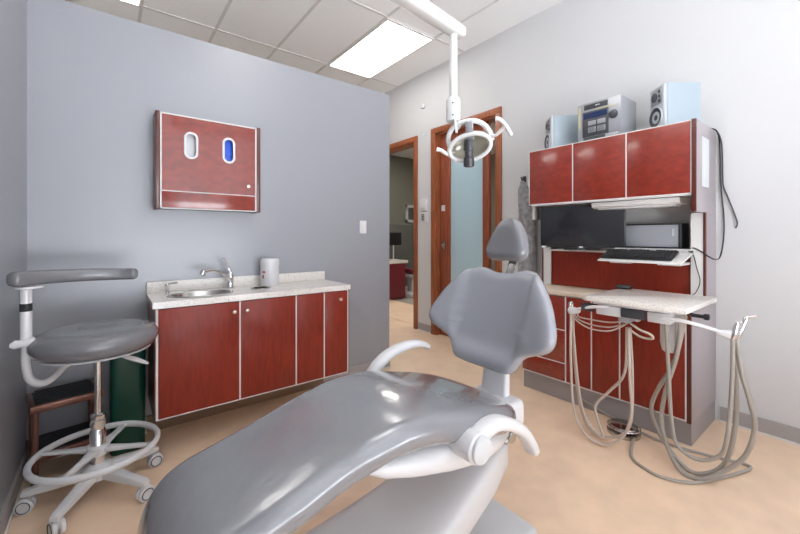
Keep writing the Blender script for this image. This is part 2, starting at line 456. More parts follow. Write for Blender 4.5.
# white canister
kx, ky = .893, 2.645
tub = thing('wipes_canister', 'white round plastic wipes tub with small red label mark', 'canister', (kx, ky, CZ))
MB().lathe([(.058, 0), (.062, .005), (.062, .139), (.058, .143)], (kx, ky, CZ), n=36).build('tub', 'plastic', tub)
MB().lathe([(.0635, 0), (.0645, .004), (.0645, .042), (.058, .051), (.02, .054), (.001, .054)], (kx, ky, CZ+.139), n=36).build('lid', 'plastic', tub)
lab = MB()
def patch(a0, a1, z0, z1, r=.0624):
    n = 8; vs = []
    f0 = len(lab.bm.faces)
    for k in range(n+1):
        a = math.radians(a0+(a1-a0)*k/n)
        vs.append([lab.bm.verts.new((kx+r*math.cos(a), ky+r*math.sin(a), z)) for z in (z0, z1)])
    for k in range(n): lab.bm.faces.new((vs[k][0], vs[k+1][0], vs[k+1][1], vs[k][1]))
    lab._mark(f0)
lab.mi = 0; patch(200, 224, .942, .956); patch(200, 214, .905, .93)
lab.mi = 1
for q in range(5): patch(236, 300, .89+.016*q, .895+.016*q)
lab.build('label_print', ['label_red', 'label_grey'], tub)

# light switch on partition
sw = thing('light_switch', 'white rocker light switch on the grey wall right of the counter', 'light switch', (1.731, PY, 1.22))
MB().box(1.698, 1.764, PY-.007, PY-.0005, 1.222, 1.333, .002).build('switch_plate', 'plastic', sw)
MB().box(1.717, 1.745, PY-.012, PY-.006, 1.245, 1.31, .002).build('rocker', 'white_edge', sw)

# ------------------------------------------------------------------ wall cabinet (glove dispenser)
gx0, gx1, gz0, gz1, gy = .213, .809, 1.365, 1.938, 2.606
gc = thing('wall_cabinet', 'cherry red wall cabinet with two oval dispenser slots on the grey wall', 'cabinet', (.51, 2.67, gz0))
b = MB(); b.box(gx0, gx1, gy+.02, PY-.002, gz0, gz0+.02); b.box(gx0, gx1, gy+.02, PY-.002, gz1-.02, gz1); b.box(gx0, gx1, PY-.015, PY-.002, gz0, gz1)
b.build('carcass', 'red_side', gc)
b = MB(); b.box(gx0-.004, gx0+.018, gy-.004, PY-.003, gz0-.004, gz1+.004, .003); b.box(gx1-.018, gx1+.006, gy-.004, PY-.003, gz0-.004, gz1+.004, .003)
b.each('side_panel', 'red_side', gc)
b = MB(); e = .006
for (x0, x1, z0, z1) in ((gx0+.02, gx1-.02, gz1-.008, gz1), (gx0+.02, gx1-.02, gz0, gz0+.006), (gx0+.02, gx0+.028, gz0, gz1), (gx1-.028, gx1-.02, gz0, gz1), (gx0+.02, gx1-.02, 1.469, 1.474)):
    b.box(x0, x1, gy-.002, gy+.018, z0, z1)
b.each('edge_trim', 'white_edge', gc)
MB().box(gx0+.029, gx1-.029, gy, gy+.018, gz0+.007, 1.4685, .001).build('lower_rail', 'redh', gc)
# door with two real slots
def capsule(cx, cz, w, h, n=12):
    r = w/2; P = []
    for k in range(n+1): a = PI*k/n; P.append((cx+r*math.cos(a), cz+(h/2-r)+r*math.sin(a)))
    for k in range(n+1): a = PI+PI*k/n; P.append((cx+r*math.cos(a), cz-(h/2-r)+r*math.sin(a)))
    return P
bmx = bmesh.new(); edges = []
def loop(P):
    vs = [bmx.verts.new((p[0], gy, p[1])) for p in P]
    for k in range(len(vs)): edges.append(bmx.edges.new((vs[k], vs[(k+1) % len(vs)])))
loop([(gx0+.029, 1.4745), (gx1-.029, 1.4745), (gx1-.029, gz1-.009), (gx0+.029, gz1-.009)])
SL = [(.396, 1.759), (.613, 1.759)]
for sx, sz in SL: loop(capsule(sx, sz, .054, .144))
bmesh.ops.triangle_fill(bmx, edges=edges, use_beauty=True)
r = bmesh.ops.extrude_face_region(bmx, geom=list(bmx.faces))
for v in r['geom']:
    if isinstance(v, bmesh.types.BMVert): v.co.y += .018
t = MB(); t._join(bmx); gd = t.build('door', 'redh', gc, angle=30)
for sx, sz in SL:
    rg = []
    for (w, h, yy) in ((.050, .140, gy-.001), (.054, .144, gy-.005), (.075, .166, gy-.005), (.079, .170, gy-.001)):
        rg.append([Vector((p[0], yy, p[1])) for p in capsule(sx, sz, w, h)])
    MB().rings(rg, cap=False).build('slot_rim', 'plastic', gd)
MB().lathe([(.005, 0), (.005, .01), (.011, .012), (.011, .018), (.003, .021)], (.734, gy, 1.533), (0, -1, 0)).build('knob', 'nickel', gd)
tag(MB().box(.30, .49, gy+.03, gy+.11, 1.64, 1.88, .004).build('glove_box', 'white_glove'), 'grey white glove box behind the left slot of the wall cabinet', 'glove box')
tag(MB().box(.52, .71, gy+.03, gy+.11, 1.64, 1.88, .004).build('glove_box', 'blue'), 'bright blue glove box behind the right slot of the wall cabinet', 'glove box')

# ------------------------------------------------------------------ operator stool
sx, sy = -.045, 2.215
st = thing('dental_stool', 'grey padded assistant stool with foot ring and five caster base', 'stool', (sx, sy, 0))
prof = [(.001, .672), (.19, .676), (.222, .69), (.236, .718), (.235, .742), (.222, .762), (.195, .774), (.15, .777), (.08, .77), (.001, .766)]
MB().lathe(prof, (sx, sy, 0), n=48).build('seat', 'vinyl', st)
b = MB().lathe([(.03, .645), (.07, .65), (.10, .664), (.205, .670), (.20, .676), (.001, .676)], (sx, sy, 0), n=40)
b.build('seat_pan', 'plastic', st)
MB().cyl((sx, sy, .36), (sx, sy, .66), .0135).build('gas_lift', 'chrome', st)
b = MB().lathe([(.03, .13), (.03, .30), (.0265, .305), (.0265, .325), (.03, .33), (.03, .375), (.018, .382)], (sx, sy, 0), n=28)
b.build('column_sleeve', 'chrome', st)
lv = MB().tube([(sx+.03, sy-.02, .660), (sx+.10, sy-.06, .638)], .005, 8, 0)
lv.tube([(sx+.09, sy-.055, .641), (sx+.14, sy-.085, .622), (sx+.185, sy-.115, .602)], lambda q: .009+.007*math.sin(PI*min(q*1.1, 1)), 12, flat=.6)
lv.build('height_lever', 'plastic', st)
hub = MB().lathe([(.045, .085), (.055, .09), (.06, .135), (.04, .155), (.03, .157)], (sx, sy, 0)); hub.build('base_hub', 'stoolmetal', st)
for k in range(5):
    a = math.radians(24+72*k); d = Vector((math.cos(a), math.sin(a), 0)); n = Vector((-d.y, d.x, 0)); o = Vector((sx, sy, 0))
    up = Vector((0, 0, 1))
    leg = MB().loft([(o+d*.04+up*.115, n, up, .025, .025, 5), (o+d*.15+up*.10, n, up, .021, .02, 5), (o+d*.25+up*.087, n, up, .018, .014, 5), (o+d*.262+up*.085, n, up, .014, .010, 5)], 20)
    L = leg.build('base_leg', 'stoolmetal', st)
    p = o+d*.238; ca = math.radians((12, 60, 165, 110, 25)[k]); q = Vector((math.cos(ca), math.sin(ca), 0)); ax = Vector((-q.y, q.x, 0))
    cw = MB()
    for sg in (-1, 1): cw.lathe([(.012, .002), (.020, .0), (.022, .003), (.0245, .003), (.026, .0), (.030, .001), (.033, .004), (.033, .016), (.029, .019), (.010, .02)], p+q*.012+up*.033+ax*(sg*.013 - .010), ax, 24)
    cw.mi = 1
    for sg in (-1, 1): cw.tube([p+q*.012+up*.033+ax*(sg*.0232)+q*(.0235*math.cos(2*PI*j/24))+up*(.0235*math.sin(2*PI*j/24)) for j in range(24)], .0018, 6, 0, closed=True)
    cst = cw.build('caster_wheel', ['plastic_grey', 'darkgrey'], L)
    hw = MB().loft([(p+q*.012+up*.045-ax*.014, q, up, .02, .024, 2.5), (p+q*.012+up*.045+ax*.014, q, up, .02, .024, 2.5)], 20)
    hw.cyl(p+up*.05, p+up*.09, .008); hw.build('caster_hood', 'stoolmetal', L)
fr = MB()
ringp = [(sx+.232*math.cos(2*PI*k/40), sy+.232*math.sin(2*PI*k/40), .215) for k in range(40)]
fr.tube(ringp, .013, 10, 0, closed=True, up=(0, 0, 1), flat=1.15)
ro = fr.build('foot_ring', 'stoolmetal', st)
for k in range(4):
    a = math.radians(62+90*k); d = Vector((math.cos(a), math.sin(a), 0)); n = Vector((-d.y, d.x, 0)); o = Vector((sx, sy, .215))
    MB().loft([(o+d*.025, n, Vector((0, 0, 1)), .022, .012, 5), (o+d*.12, n, Vector((0, 0, 1)), .014, .008, 5), (o+d*.228, n, Vector((0, 0, 1)), .012, .007, 5)], 16).build('ring_spoke', 'stoolmetal', ro)
MB().lathe([(.031, .19), (.042, .195), (.042, .235), (.031, .24)], (sx, sy, 0)).build('ring_collar', 'stoolmetal', ro)
# side post and body support bar
px, py = -.276, 2.175
pt = MB().tube([(sx-.08, sy+.03, .655), (sx-.12, sy+.03, .61), (px+.06, py+.01, .575), (px+.015, py, .595), (px, py, .66), (px, py, .76)], .015, 14)
pt.build('support_tube', 'stoolmetal', st)
p2 = MB().cyl((px, py, .74), (px, py, .99), .019); p2.lathe([(.02, 0), (.045, .004), (.045, .012), (.02, .014)], (px+.008, py+.005, .978)); p2.build('post', 'plastic', st)
MB().cyl((px, py, .885), (px, py, .922), .0197).build('post_band', 'rubber', st)
kb = MB().loft([((px-.045, py-.02, .755), (0, 1, 0), (0, 0, 1), .005, .008, 3), ((px-.03, py-.02, .757), (0, 1, 0), (0, 0, 1), .010, .018, 3), ((px-.01, py-.015, .757), (0, 1, 0), (0, 0, 1), .012, .013, 3), ((px+.02, py-.01, .757), (0, 1, 0), (0, 0, 1), .024, .022, 3), ((px+.028, py-.01, .757), (0, 1, 0), (0, 0, 1), .018, .017, 3)], 18)
kb.build('clamp_knob', 'plastic', st)
path = catmull([(-.303, 2.145, 1.024), (-.25, 2.19, 1.024), (-.17, 2.23, 1.022), (-.06, 2.262, 1.019), (.035, 2.262, 1.016), (.090, 2.245, 1.014)], 8)
stn = []; N = len(path)
for i, p in enumerate(path):
    T = (path[min(i+1, N-1)]-path[max(i-1, 0)]).normalized(); n = Vector((-T.y, T.x, 0)).normalized(); q = i/(N-1)
    stn.append((p, n, Vector((0, 0, 1)), .030-.005*q, .031-.004*q, 3.2))
def endcap(st):
    def mk(s, T, off, f): c, u, v, a, b, e = s; return (Vector(c)+Vector(T)*off, u, v, a*f, b*f, e)
    T0 = (Vector(st[0][0])-Vector(st[1][0])).normalized(); T1 = (Vector(st[-1][0])-Vector(st[-2][0])).normalized()
    r = min(st[0][3], st[0][4]); r1 = min(st[-1][3], st[-1][4]); cs = ((.35, .93), (.62, .78), (.82, .52), (.9, .2))
    return [mk(st[0], T0, r*o*.8, f) for o, f in reversed(cs)] + st + [mk(st[-1], T1, r1*o*.8, f) for o, f in cs]
MB().loft(endcap(stn), 24).build('support_bar', 'vinyl', st)

# ------------------------------------------------------------------ step stool and bin
sp = thing('step_stool', 'two tier step stool with copper brown frame and black treads behind the stool', 'step stool', (-.28, 2.445, 0))
sp.rotation_euler = (0, 0, math.radians(10))
SW, SD = .235, .20                       # local frame: origin at the front left foot
for (x, yy) in ((0, 0), (SW, 0), (0, SD), (SW, SD)):
    lgo = MB().cyl((x, yy, .012), (x, yy, .385), .013).build('leg', 'copper', sp, world=False)
    MB().lathe([(.016, 0), (.017, .004), (.017, .022), (.014, .024)], (x, yy, 0)).build('rubber_foot', 'rubber', lgo, world=False)
for z, nm in ((.150, 'lower_tread'), (.385, 'upper_tread')):
    fr_ = MB()
    fr_.box(-.012, SW+.012, -.02, .004, z-.022, z+.014, .006); fr_.box(-.012, SW+.012, SD-.004, SD+.02, z-.022, z+.014, .006)
    fr_.box(-.02, .004, -.02, SD+.02, z-.022, z+.014, .006); fr_.box(SW-.004, SW+.02, -.02, SD+.02, z-.022, z+.014, .006)
    fr_.build('tread_frame', 'copper', sp, world=False)
    mm = MB().box(0, SW, 0, SD, z-.01, z+.016, .003)
    for k in range(8): mm.box(.01, SW-.01, .015+k*.027, .025+k*.027, z+.015, z+.019)
    mm.build(nm, 'rubber', sp, world=False)
bn = thing('trash_can', 'dark green plastic trash can between the stool and sink cabinet', 'trash can', (.079, 2.632, 0))
def sq(cx, cy, a, c, z, e=6, n=40):
    P = []
    for k in range(n):
        t = 2*PI*k/n; ct, sn = math.cos(t), math.sin(t)
        P.append(Vector((cx+a*math.copysign(abs(ct)**(2/e), ct), cy+c*math.copysign(abs(sn)**(2/e), sn), z)))
    return P
bx, by = .079, 2.632
MB().rings([sq(bx, by, .078, .082, 0), sq(bx, by, .081, .085, .01), sq(bx, by, .083, .088, .58), sq(bx, by, .001, .001, .58)], cap=False).build('bin_body', 'green', bn)
MB().rings([sq(bx, by, .084, .090, .57), sq(bx, by, .087, .093, .575), sq(bx, by, .087, .093, .61), sq(bx, by, .07, .075, .635), sq(bx, by, .001, .001, .638)], cap=False).build('bin_lid', 'green', bn)

# ------------------------------------------------------------------ rear cabinet wall (right)
Y0, Y1 = .64, 1.735
UX = 2.70
up = thing('overhead_cabinet', 'cherry red overhead cabinet with three doors carrying the stereo', 'cabinet', (2.91, 1.19, 1.35))
b = MB(); b.box(UX+.02, WX-.002, Y0+.02, Y1-.02, 1.45, 1.466); b.box(UX+.02, WX-.002, Y0+.02, Y1-.02, 1.866, 1.882)
b.box(WX-.02, WX-.002, Y0+.02, Y1-.02, 1.466, 1.866)
for yy in (1.012, 1.372): b.box(UX+.02, WX-.02, yy-.008, yy+.008, 1.466, 1.866)
b.mi = 0; b.box(UX+.0, UX+.02, Y0+.02, Y1-.004, 1.44, 1.452); b.box(UX, UX+.02, Y0+.02, Y1-.004, 1.878, 1.885)
b.box(UX+.004, UX+.02, Y0+.02, Y1-.004, 1.44, 1.885)
b.build('carcass', ['white_edge'], up, smooth=False)
for a, c in ((.668, 1.008), (1.017, 1.368), (1.377, 1.728)):
    MB().box(UX-.014, UX+.003, a, c, 1.455, 1.878, .0015).build('door', 'redh', up)
for yy in (.664, 1.0125, 1.3725, 1.7315):
    MB().box(UX-.013, UX+.0005, yy-.0035, yy+.0035, 1.452, 1.880).build('edge_trim', 'white_edge', up)
for z in (1.452, 1.881): MB().box(UX-.013, UX+.0005, .662, 1.735, z-.003, z+.003).build('edge_trim', 'white_edge', up)
b = MB(); b.box(UX-.004, WX-.002, Y0, Y0+.02, 1.345, 1.886, .001); b.box(UX+.05, WX-.002, Y1-.012, Y1, 1.335, 1.886, .001)
b.each('side_panel', 'grey_lam', up)
b = MB(); b.box(UX-.018, UX-.004, Y0-.001, Y0+.021, 1.345, 1.886, .001); b.box(UX-.008, UX+.05, Y1-.012, Y1+.001, 1.44, 1.886, .001); b.each('edge_strip', 'red_side', up)
MB().box(UX+.02, UX+.05, Y1-.03, Y1-.012, 1.335, 1.45).build('skirt', 'white_edge', up)
pp = tag(MB().box(2.80, 2.95, Y0-.0025, Y0-.0005, 1.50, 1.80).build('paper_notice', 'paper'), 'white paper sheet taped to the side of the overhead cabinet', 'paper')
# under-cabinet lamp
ul = thing('under_cabinet_light', 'white slim lamp strip under the overhead cabinet', 'lamp', (2.82, 1.0, 1.4))
MB().prism([(2.73, .73, 1.438), (2.90, .73, 1.438), (2.90, .73, 1.405), (2.78, .73, 1.395), (2.74, .73, 1.405)], (0, .53, 0), .004).build('housing', 'white_edge', ul)
MB().box(2.77, 2.88, .76, 1.23, 1.388, 1.40, .003).build('lens', 'plastic', ul)
# hutch between base and overhead
HX = 2.885
hu = thing('hutch', 'open hutch with white uprights, grey back and red lower panel', 'hutch', (3.0, 1.19, .80))
b = MB(); b.box(HX, HX+.012, Y0+.012, Y0+.075, .80, 1.345); b.box(HX, HX+.012, Y1-.075, Y1-.012, .80, 1.44); b.each('upright', 'white_edge', hu)
b = MB(); b.box(HX-.004, HX+.02, Y0, Y0+.012, .80, 1.345, .001); b.box(HX-.004, HX+.02, Y1-.012, Y1, .80, 1.335, .001); b.each('edge_strip', 'red_side', hu)
b = MB(); b.box(HX+.02, WX-.002, Y0, Y0+.012, .80, 1.345); b.box(HX+.02, WX-.002, Y1-.012, Y1, .80, 1.335); b.each('side_panel', 'grey_lam', hu)
MB().box(WX-.02, WX-.002, Y0+.012, Y1-.012, 1.08, 1.45).build('back_panel', 'white_edge', hu)
MB().box(HX+.02, HX+.035, Y0+.075, Y1-.075, .80, 1.075).build('red_panel', 'red', hu)
MB().box(HX-.01, WX-.02, Y0+.076, Y1-.076, 1.078, 1.092, .001).build('shelf', 'white_edge', hu)
# base cabinet
BX = 2.60
bc = thing('base_cabinet', 'cherry red base cabinet under the hutch with doors and drawers', 'cabinet', (2.86, 1.19, 0))
MB().box(BX+.006, WX-.002, Y0+.02, Y1-.004, .135, .765).build('carcass', 'white_edge', bc)
MB().box(BX+.012, WX-.002, Y0+.004, Y1-.004, 0, .134).build('toe_kick', 'kick', bc)
b = MB(); b.box(BX+.004, WX-.002, Y0, Y0+.02, .134, .765, .001); b.box(BX+.03, WX-.002, Y1-.004, Y1, .134, .765); b.each('side_panel', 'grey_lam', bc)
MB().box(BX-.014, BX+.004, Y0-.001, Y0+.02, .134, .765, .001).build('edge_strip', 'red_side', bc)
for a, c in ((.668, 1.008), (1.018, 1.186), (1.196, 1.368)):
    MB().box(BX-.014, BX+.004, a, c, .15, .758, .0015).build('door', 'red', bc)
for z0, z1 in ((.15, .272), (.281, .512), (.521, .758)):
    MB().box(BX-.014, BX+.004, 1.380, 1.727, z0, z1, .0015).build('drawer', 'redh', bc)
for yy in (.664, 1.013, 1.191, 1.374):
    MB().box(BX-.013, BX+.0055, yy-.004, yy+.004, .146, .762).build('edge_trim', 'white_edge', bc)
for z in (.2765, .5165): MB().box(BX-.013, BX+.0055, 1.379, 1.728, z-.003, z+.003).build('edge_trim', 'white_edge', bc)
MB().box(BX-.013, BX+.0055, .662, 1.729, .140, .147).build('edge_trim', 'white_edge', bc)
tag(MB().box(BX-.02, WX-.002, Y0, Y1+.005, .766, .797, .003).build('base_countertop', 'beige_counter'), 'plain beige countertop on the base cabinet behind the delivery tray', 'countertop')

# monitor, computer, keyboard
def rotz(a): return Matrix.Rotation(math.radians(a), 3, 'Z')
mo = thing('monitor', 'wide black computer monitor turned off, angled at the hutch left', 'monitor', (2.78, 1.38, 1.094))
# screen from left (2.62,1.62) to right (2.80,1.09)
pl_ = Vector((2.66, 1.615, 0)); pr_ = Vector((2.875, 1.085, 0)); d = (pr_-pl_); W = d.length; d.normalize(); n = Vector((-d.y, d.x, 0))
if n.x > 0: n = -n
mid = (pl_+pr_)/2
Rm = Matrix((d, -n, (0, 0, 1))).transposed()
tilt = Matrix.Rotation(math.radians(4), 3, 'X')
RR = Rm @ tilt
b = MB().box(-W/2, W/2, 0, .03, -.16, .16, .004, R=RR, at=(mid.x, mid.y, 1.270)); b.box(-W/4, W/4, .03, .05, -.08, .08, .004, R=RR, at=(mid.x, mid.y, 1.270)); b.build('case', 'black', mo)
MB().box(-W/2+.008, W/2-.008, -.0015, .001, -.142, .152, R=RR, at=(mid.x, mid.y, 1.270)).build('screen', 'screen', mo)
b = MB().box(-.012, .012, -.003, .001, -.157, -.148, R=RR, at=(mid.x, mid.y, 1.270)); b.box(-W/2+.008, -W/2+.04, -.003, .001, -.158, -.146, R=RR, at=(mid.x, mid.y, 1.270))
b.build('logo_badge', 'paper', mo)
b = MB().box(-.03, .03, .045, .065, -.17, .05, .003, R=Rm, at=(mid.x, mid.y, 1.270)); b.build('stand_neck', 'plastic_grey', mo)
MB().box(-.12, .12, .0, .13, 0, .010, .003, R=Rm, at=(mid.x, mid.y, 1.093)).build('stand_foot', 'black', mo)
pc = thing('desktop_computer', 'silver grey computer case lying beside the monitor with white sticker', 'computer', (3.0, .95, 1.12))
MB().box(2.945, 3.09, .775, 1.13, 1.117, 1.285, .008).build('case', 'darkgrey', pc)
MB().box(2.938, 2.946, .795, 1.128, 1.125, 1.275, .002).build('front_panel', 'brass_pc', pc)
MB().box(2.935, 2.939, .815, .828, 1.20, 1.25).build('sticker', 'paper', pc)
rk = MB().box(2.93, 3.09, .73, 1.14, 1.0935, 1.103, .002)
rk.box(2.94, 3.08, .74, .76, 1.10, 1.117); rk.box(2.94, 3.08, 1.10, 1.12, 1.10, 1.117)
tag(rk.build('riser_shelf', 'darkgrey'), 'low dark riser under the grey computer case', 'riser')
kt = thing('keyboard_tray', 'white tilted pull out keyboard tray under the hutch shelf', 'keyboard tray', (2.75, .95, 1.03))
TL = Matrix.Rotation(math.radians(-13), 3, 'Y'); TA = (2.64, 0, 1.028)        # tray tilts up towards the back
MB().box(0, .25, .70, 1.175, 0, .010, .003, R=TL, at=TA).build('tray_board', 'white_edge', kt)
bb = MB()
for yy in (.72, 1.0): bb.box(2.70, 2.898, yy, yy+.12, 1.018, 1.034, .003)
bb.each('tray_bracket', 'plastic_grey', kt)
b = MB().box(2.885, 2.90, .70, 1.20, 1.085, 1.112, .002); b.box(2.86, 2.90, .70, 1.20, 1.108, 1.116, .002); b.build('back_rail', 'white_edge', kt)
kb = thing('keyboard', 'black computer keyboard on the white pull out tray', 'keyboard', (2.74, .95, 1.05))
KL = Matrix.Rotation(math.radians(-17), 3, 'Y'); KA = (2.665, 0, 1.0465)
MB().box(0, .155, .755, 1.165, 0, .016, .004, R=KL, at=KA).build('keyboard_base', 'black', kb)
keys = MB()
for r_ in range(6):
    for c_ in range(21):
        if r_ == 5 and c_ in (6, 7, 14): continue
        x = .008+r_*.0235; yy = .762+c_*.0190
        keys.box(x, x+.019, yy, yy+.0155, .0155, .024, .002, R=KL, at=KA)
keys.build('keys', 'keycap', kb)
# outlet boxes and cords in hutch
ob = thing('power_outlet', 'black power adapter box on the hutch back at right', 'power outlet', (3.08, .735, 1.36))
MB().box(3.05, 3.098, .715, .755, 1.375, 1.42, .003).build('adapter', 'black', ob)
b = MB().tube([(3.07, .735, 1.375), (3.072, .735, 1.30), (3.06, .728, 1.22), (3.05, .722, 1.15)], .004, 8); b.tube([(3.075, .745, 1.375), (3.07, .75, 1.28), (3.075, .735, 1.20)], .004, 8); b.build('adapter_cord', 'black', ob)
cb = MB().tube([(2.935, .80, 1.107), (2.91, .735, 1.115), (2.885, .70, 1.125), (2.875, .655, 1.10), (2.89, .628, 1.075), (2.98, .615, 1.055), (3.08, .61, 1.07), (3.105, .598, 1.19), (3.108, .598, 1.335), (3.108, .612, 1.52), (3.108, .618, 1.77), (3.10, .625, 1.86), (3.06, .645, 1.892), (3.0, .72, 1.892)], .0042, 8)
tag(cb.build('black_cord', 'black'), 'black cord looping from the hutch up the wall to the cabinet top', 'cord')
cb = MB().tube([(3.08, .68, 1.892), (3.085, .636, 1.888), (3.10, .608, 1.80), (3.108, .604, 1.60), (3.108, .600, 1.52), (3.108, .577, 1.445), (3.108, .538, 1.31), (3.108, .534, 1.27), (3.108, .542, 1.25)], .0042, 8)
tag(cb.build('loose_cord', 'darkgrey'), 'loose dark cord end dangling on the white wall by the cabinet', 'cord')
cb = MB().tube([(2.89, .735, 1.11), (2.875, .70, 1.08), (2.868, .68, 1.00), (2.872, .665, .92), (2.87, .685, .85), (2.872, .71, .825)], .0028, 8)
tag(cb.build('mouse_cord', 'darkgrey'), 'thin dark cord hanging down the white hutch upright', 'cord')

# ------------------------------------------------------------------ stereo and speakers
TZ = 1.887
so = thing('stereo_system', 'silver mini stereo with blue display standing between two speakers', 'stereo', (2.88, 1.21, TZ))
s0, s1, f = 1.065, 1.365, 2.75
MB().box(f+.012, 3.01, s0, s1, TZ, TZ+.283, .006).build('case', 'silver', so)
b = MB().box(f-.006, f+.014, s0, s1, TZ+.03, TZ+.283, .008); b.box(f-.012, f+.014, s0+.01, s1-.01, TZ, TZ+.032, .006); b.build('front_panel', 'silver', so)
b = MB(); b.box(f-.0085, f-.004, s0+.080, s1-.038, TZ+.035, TZ+.217, .002); b.build('control_panel', 'silver_dark', so)
MB().box(f-.010, f-.008, s0+.09, s1-.05, TZ+.165, TZ+.205).build('display', 'lcd', so)
b = MB(); b.box(f-.0085, f-.004, s0+.085, s1-.05, TZ+.232, TZ+.268, .002); b.build('disc_tray', 'darkgrey', so)
MB().box(f-.0105, f-.008, s0+.14, s0+.17, TZ+.248, TZ+.255).build('tray_button', 'paper', so)
b = MB().box(f-.0085, f-.002, s1-.022, s1-.008, TZ+.10, TZ+.26, .002); b.box(f-.0085, f-.002, s0+.03, s0+.16, TZ+.218, TZ+.226, .001); b.each('reflection_strip', 'yellow', so)  # strips paint yellow reflections onto the stereo front
b = MB()
for q in range(2):
    for yy in (s0+.10, s0+.165):
        b.box(f-.011, f-.008, yy, yy+.055, TZ+.062+q*.052, TZ+.10+q*.046, .002)
b.build('button', 'silver', so)
b = MB()
for q in range(4):
    for yy in (s0+.105, s0+.17): b.box(f-.0125, f-.010, yy+.004, yy+.045, TZ+.068+q*.008, TZ+.071+q*.008)
b.build('button_slot', 'silver_dark', so)
b = MB().lathe([(.03, 0), (.03, .004), (.021, .006), (.02, .022), (.014, .025), (.001, .025)], (f-.006, s0+.048, TZ+.158), (-1, 0, 0)); b.build('volume_knob', 'silver_dark', so)
b = MB().box(f-.02, f-.006, s0+.10, s1-.05, TZ+.004, TZ+.03, .004); b.build('lower_lip', 'silver_dark', so)

def speaker(cx, cy, ang, label, h=.285, w=.15, dp=.21):
    t = thing('speaker', label, 'speaker', (cx, cy, TZ), 'stereo speakers on the overhead cabinet')
    R = rotz(ang)      # local front is -x
    A = (cx, cy, TZ)
    MB().box(-dp/2+.01, dp/2, -w/2, w/2, 0, h, .005, R=R, at=A).build('cabinet', 'speakerside', t)
    MB().box(-dp/2-.012, -dp/2+.012, -w/2, w/2, 0, h, .010, R=R, at=A, seg=3).build('baffle', 'speakerfront', t)
    ax = R @ Vector((-1, 0, 0)); base = Vector(A)
    MB().lathe([(.062, 0), (.062, .010), (.054, .011), (.050, .008), (.030, .003), (.018, .002), (.018, .006), (.001, .009)], base + R @ Vector((-dp/2-.012, 0, .085)), ax, 32).build('woofer', 'silver_dark', t)
    MB().lathe([(.064, 0), (.066, .004), (.064, .010), (.058, .010), (.056, .006)], base + R @ Vector((-dp/2-.011, 0, .085)), ax, 32).build('woofer_ring', 'speakerfront', t)
    MB().box(-dp/2-.015, -dp/2-.011, -.055, .055, .165, .268, .003, R=R, at=A).build('grille', 'silver', t)
    tw = MB().lathe([(.03, 0), (.03, .004), (.02, .005), (.012, .001), (.001, .005)], base + R @ Vector((-dp/2-.014, .018, .22)), ax, 24)
    for q in range(3): tw.lathe([(.011, 0), (.011, .004), (.001, .004)], base + R @ Vector((-dp/2-.014, -.033, .185+.03*q)), ax, 14)
    tw.build('tweeter', 'silver_dark', t)
speaker(2.90, .80, -42, 'pale blue grey speaker at the right end of the cabinet top, right of stereo')
speaker(2.93, 1.58, -42, 'pale blue grey speaker left of stereo, half hidden behind it')

# ------------------------------------------------------------------ lead apron, outlet, wall plates
la = thing('lead_apron', 'grey quilted lead apron hanging on the white wall left of the hutch', 'apron', (3.08, 2.03, .62))
sts = []
for z, yc, hw, ht in ((1.72, 2.05, .012, .012), (1.70, 2.045, .03, .02), (1.64, 2.04, .055, .028), (1.52, 2.02, .075, .035), (1.35, 2.0, .085, .04), (1.1, 2.0, .09, .04), (.8, 2.0, .095, .035), (.64, 2.0, .095, .03), (.62, 2.0, .09, .02)):
    sts.append(((3.07, yc, z), (0, 1, 0), (1, 0, 0), hw, ht, 2.6))
b = MB().loft(sts, 40)
for v in b.bm.verts:
    if v.co.z > 1.0 or True: v.co.x += .010*math.sin(v.co.y*95+v.co.z*3)*(1 if v.co.x < 3.07 else 0)
b.build('apron_cloth', 'apron', la)
b = MB().tube([(WX-.003, 2.06, 1.735), (3.085, 2.06, 1.73), (3.07, 2.06, 1.74), (3.065, 2.06, 1.76)], .006, 8); b.box(WX-.008, WX-.001, 2.04, 2.08, 1.70, 1.77, .002)
tag(b.build('wall_hook', 'black'), 'small dark wall hook holding the grey apron', 'hook')
b = MB().box(WX-.008, WX-.0005, 1.80, 1.87, 1.12, 1.235, .002)
ol = tag(b.build('wall_outlet', 'plastic'), 'small white outlet plate on the wall left of the monitor', 'outlet')
tp = thing('wall_thermostat', 'white blank control box on the wall between the two doors', 'thermostat', (WX, 3.49, 1.5))
MB().box(WX-.03, WX-.0005, 3.435, 3.565, 1.515, 1.665, .004).build('housing', 'plastic', tp)
MB().box(WX-.033, WX-.029, 3.46, 3.54, 1.535, 1.56, .001).build('vent', 'label_grey', tp)
kp = thing('wall_intercom', 'white wall panel with grey keypad below the control box', 'intercom', (WX, 3.47, 1.36))
MB().box(WX-.02, WX-.0005, 3.42, 3.54, 1.37, 1.50, .003).build('housing', 'plastic', kp)
b = MB().box(WX-.023, WX-.019, 3.465, 3.53, 1.39, 1.48, .001); b.build('keypad', 'label_grey', kp)
b = MB()
for i in range(4):
    for j in range(3): b.box(WX-.025, WX-.022, 3.472+j*.019, 3.485+j*.019, 1.396+i*.021, 1.41+i*.021)
b.build('keys', 'darkgrey', kp)
b = MB().lathe([(.028, 0), (.03, .004), (.03, .018), (.02, .025), (.001, .026)], (WX, 3.52, 2.84), (-1, 0, 0)); tag(b.build('wall_sensor', 'plastic_grey'), 'small round sensor high on the white wall above the doors', 'sensor')
b = MB().lathe([(.022, 0), (.022, .003), (.001, .003)], (WX, 3.50, 2.49), (-1, 0, 0)); tag(b.build('wall_sticker', 'frost'), 'tiny pale green round sticker on the wall between the doors', 'sticker')

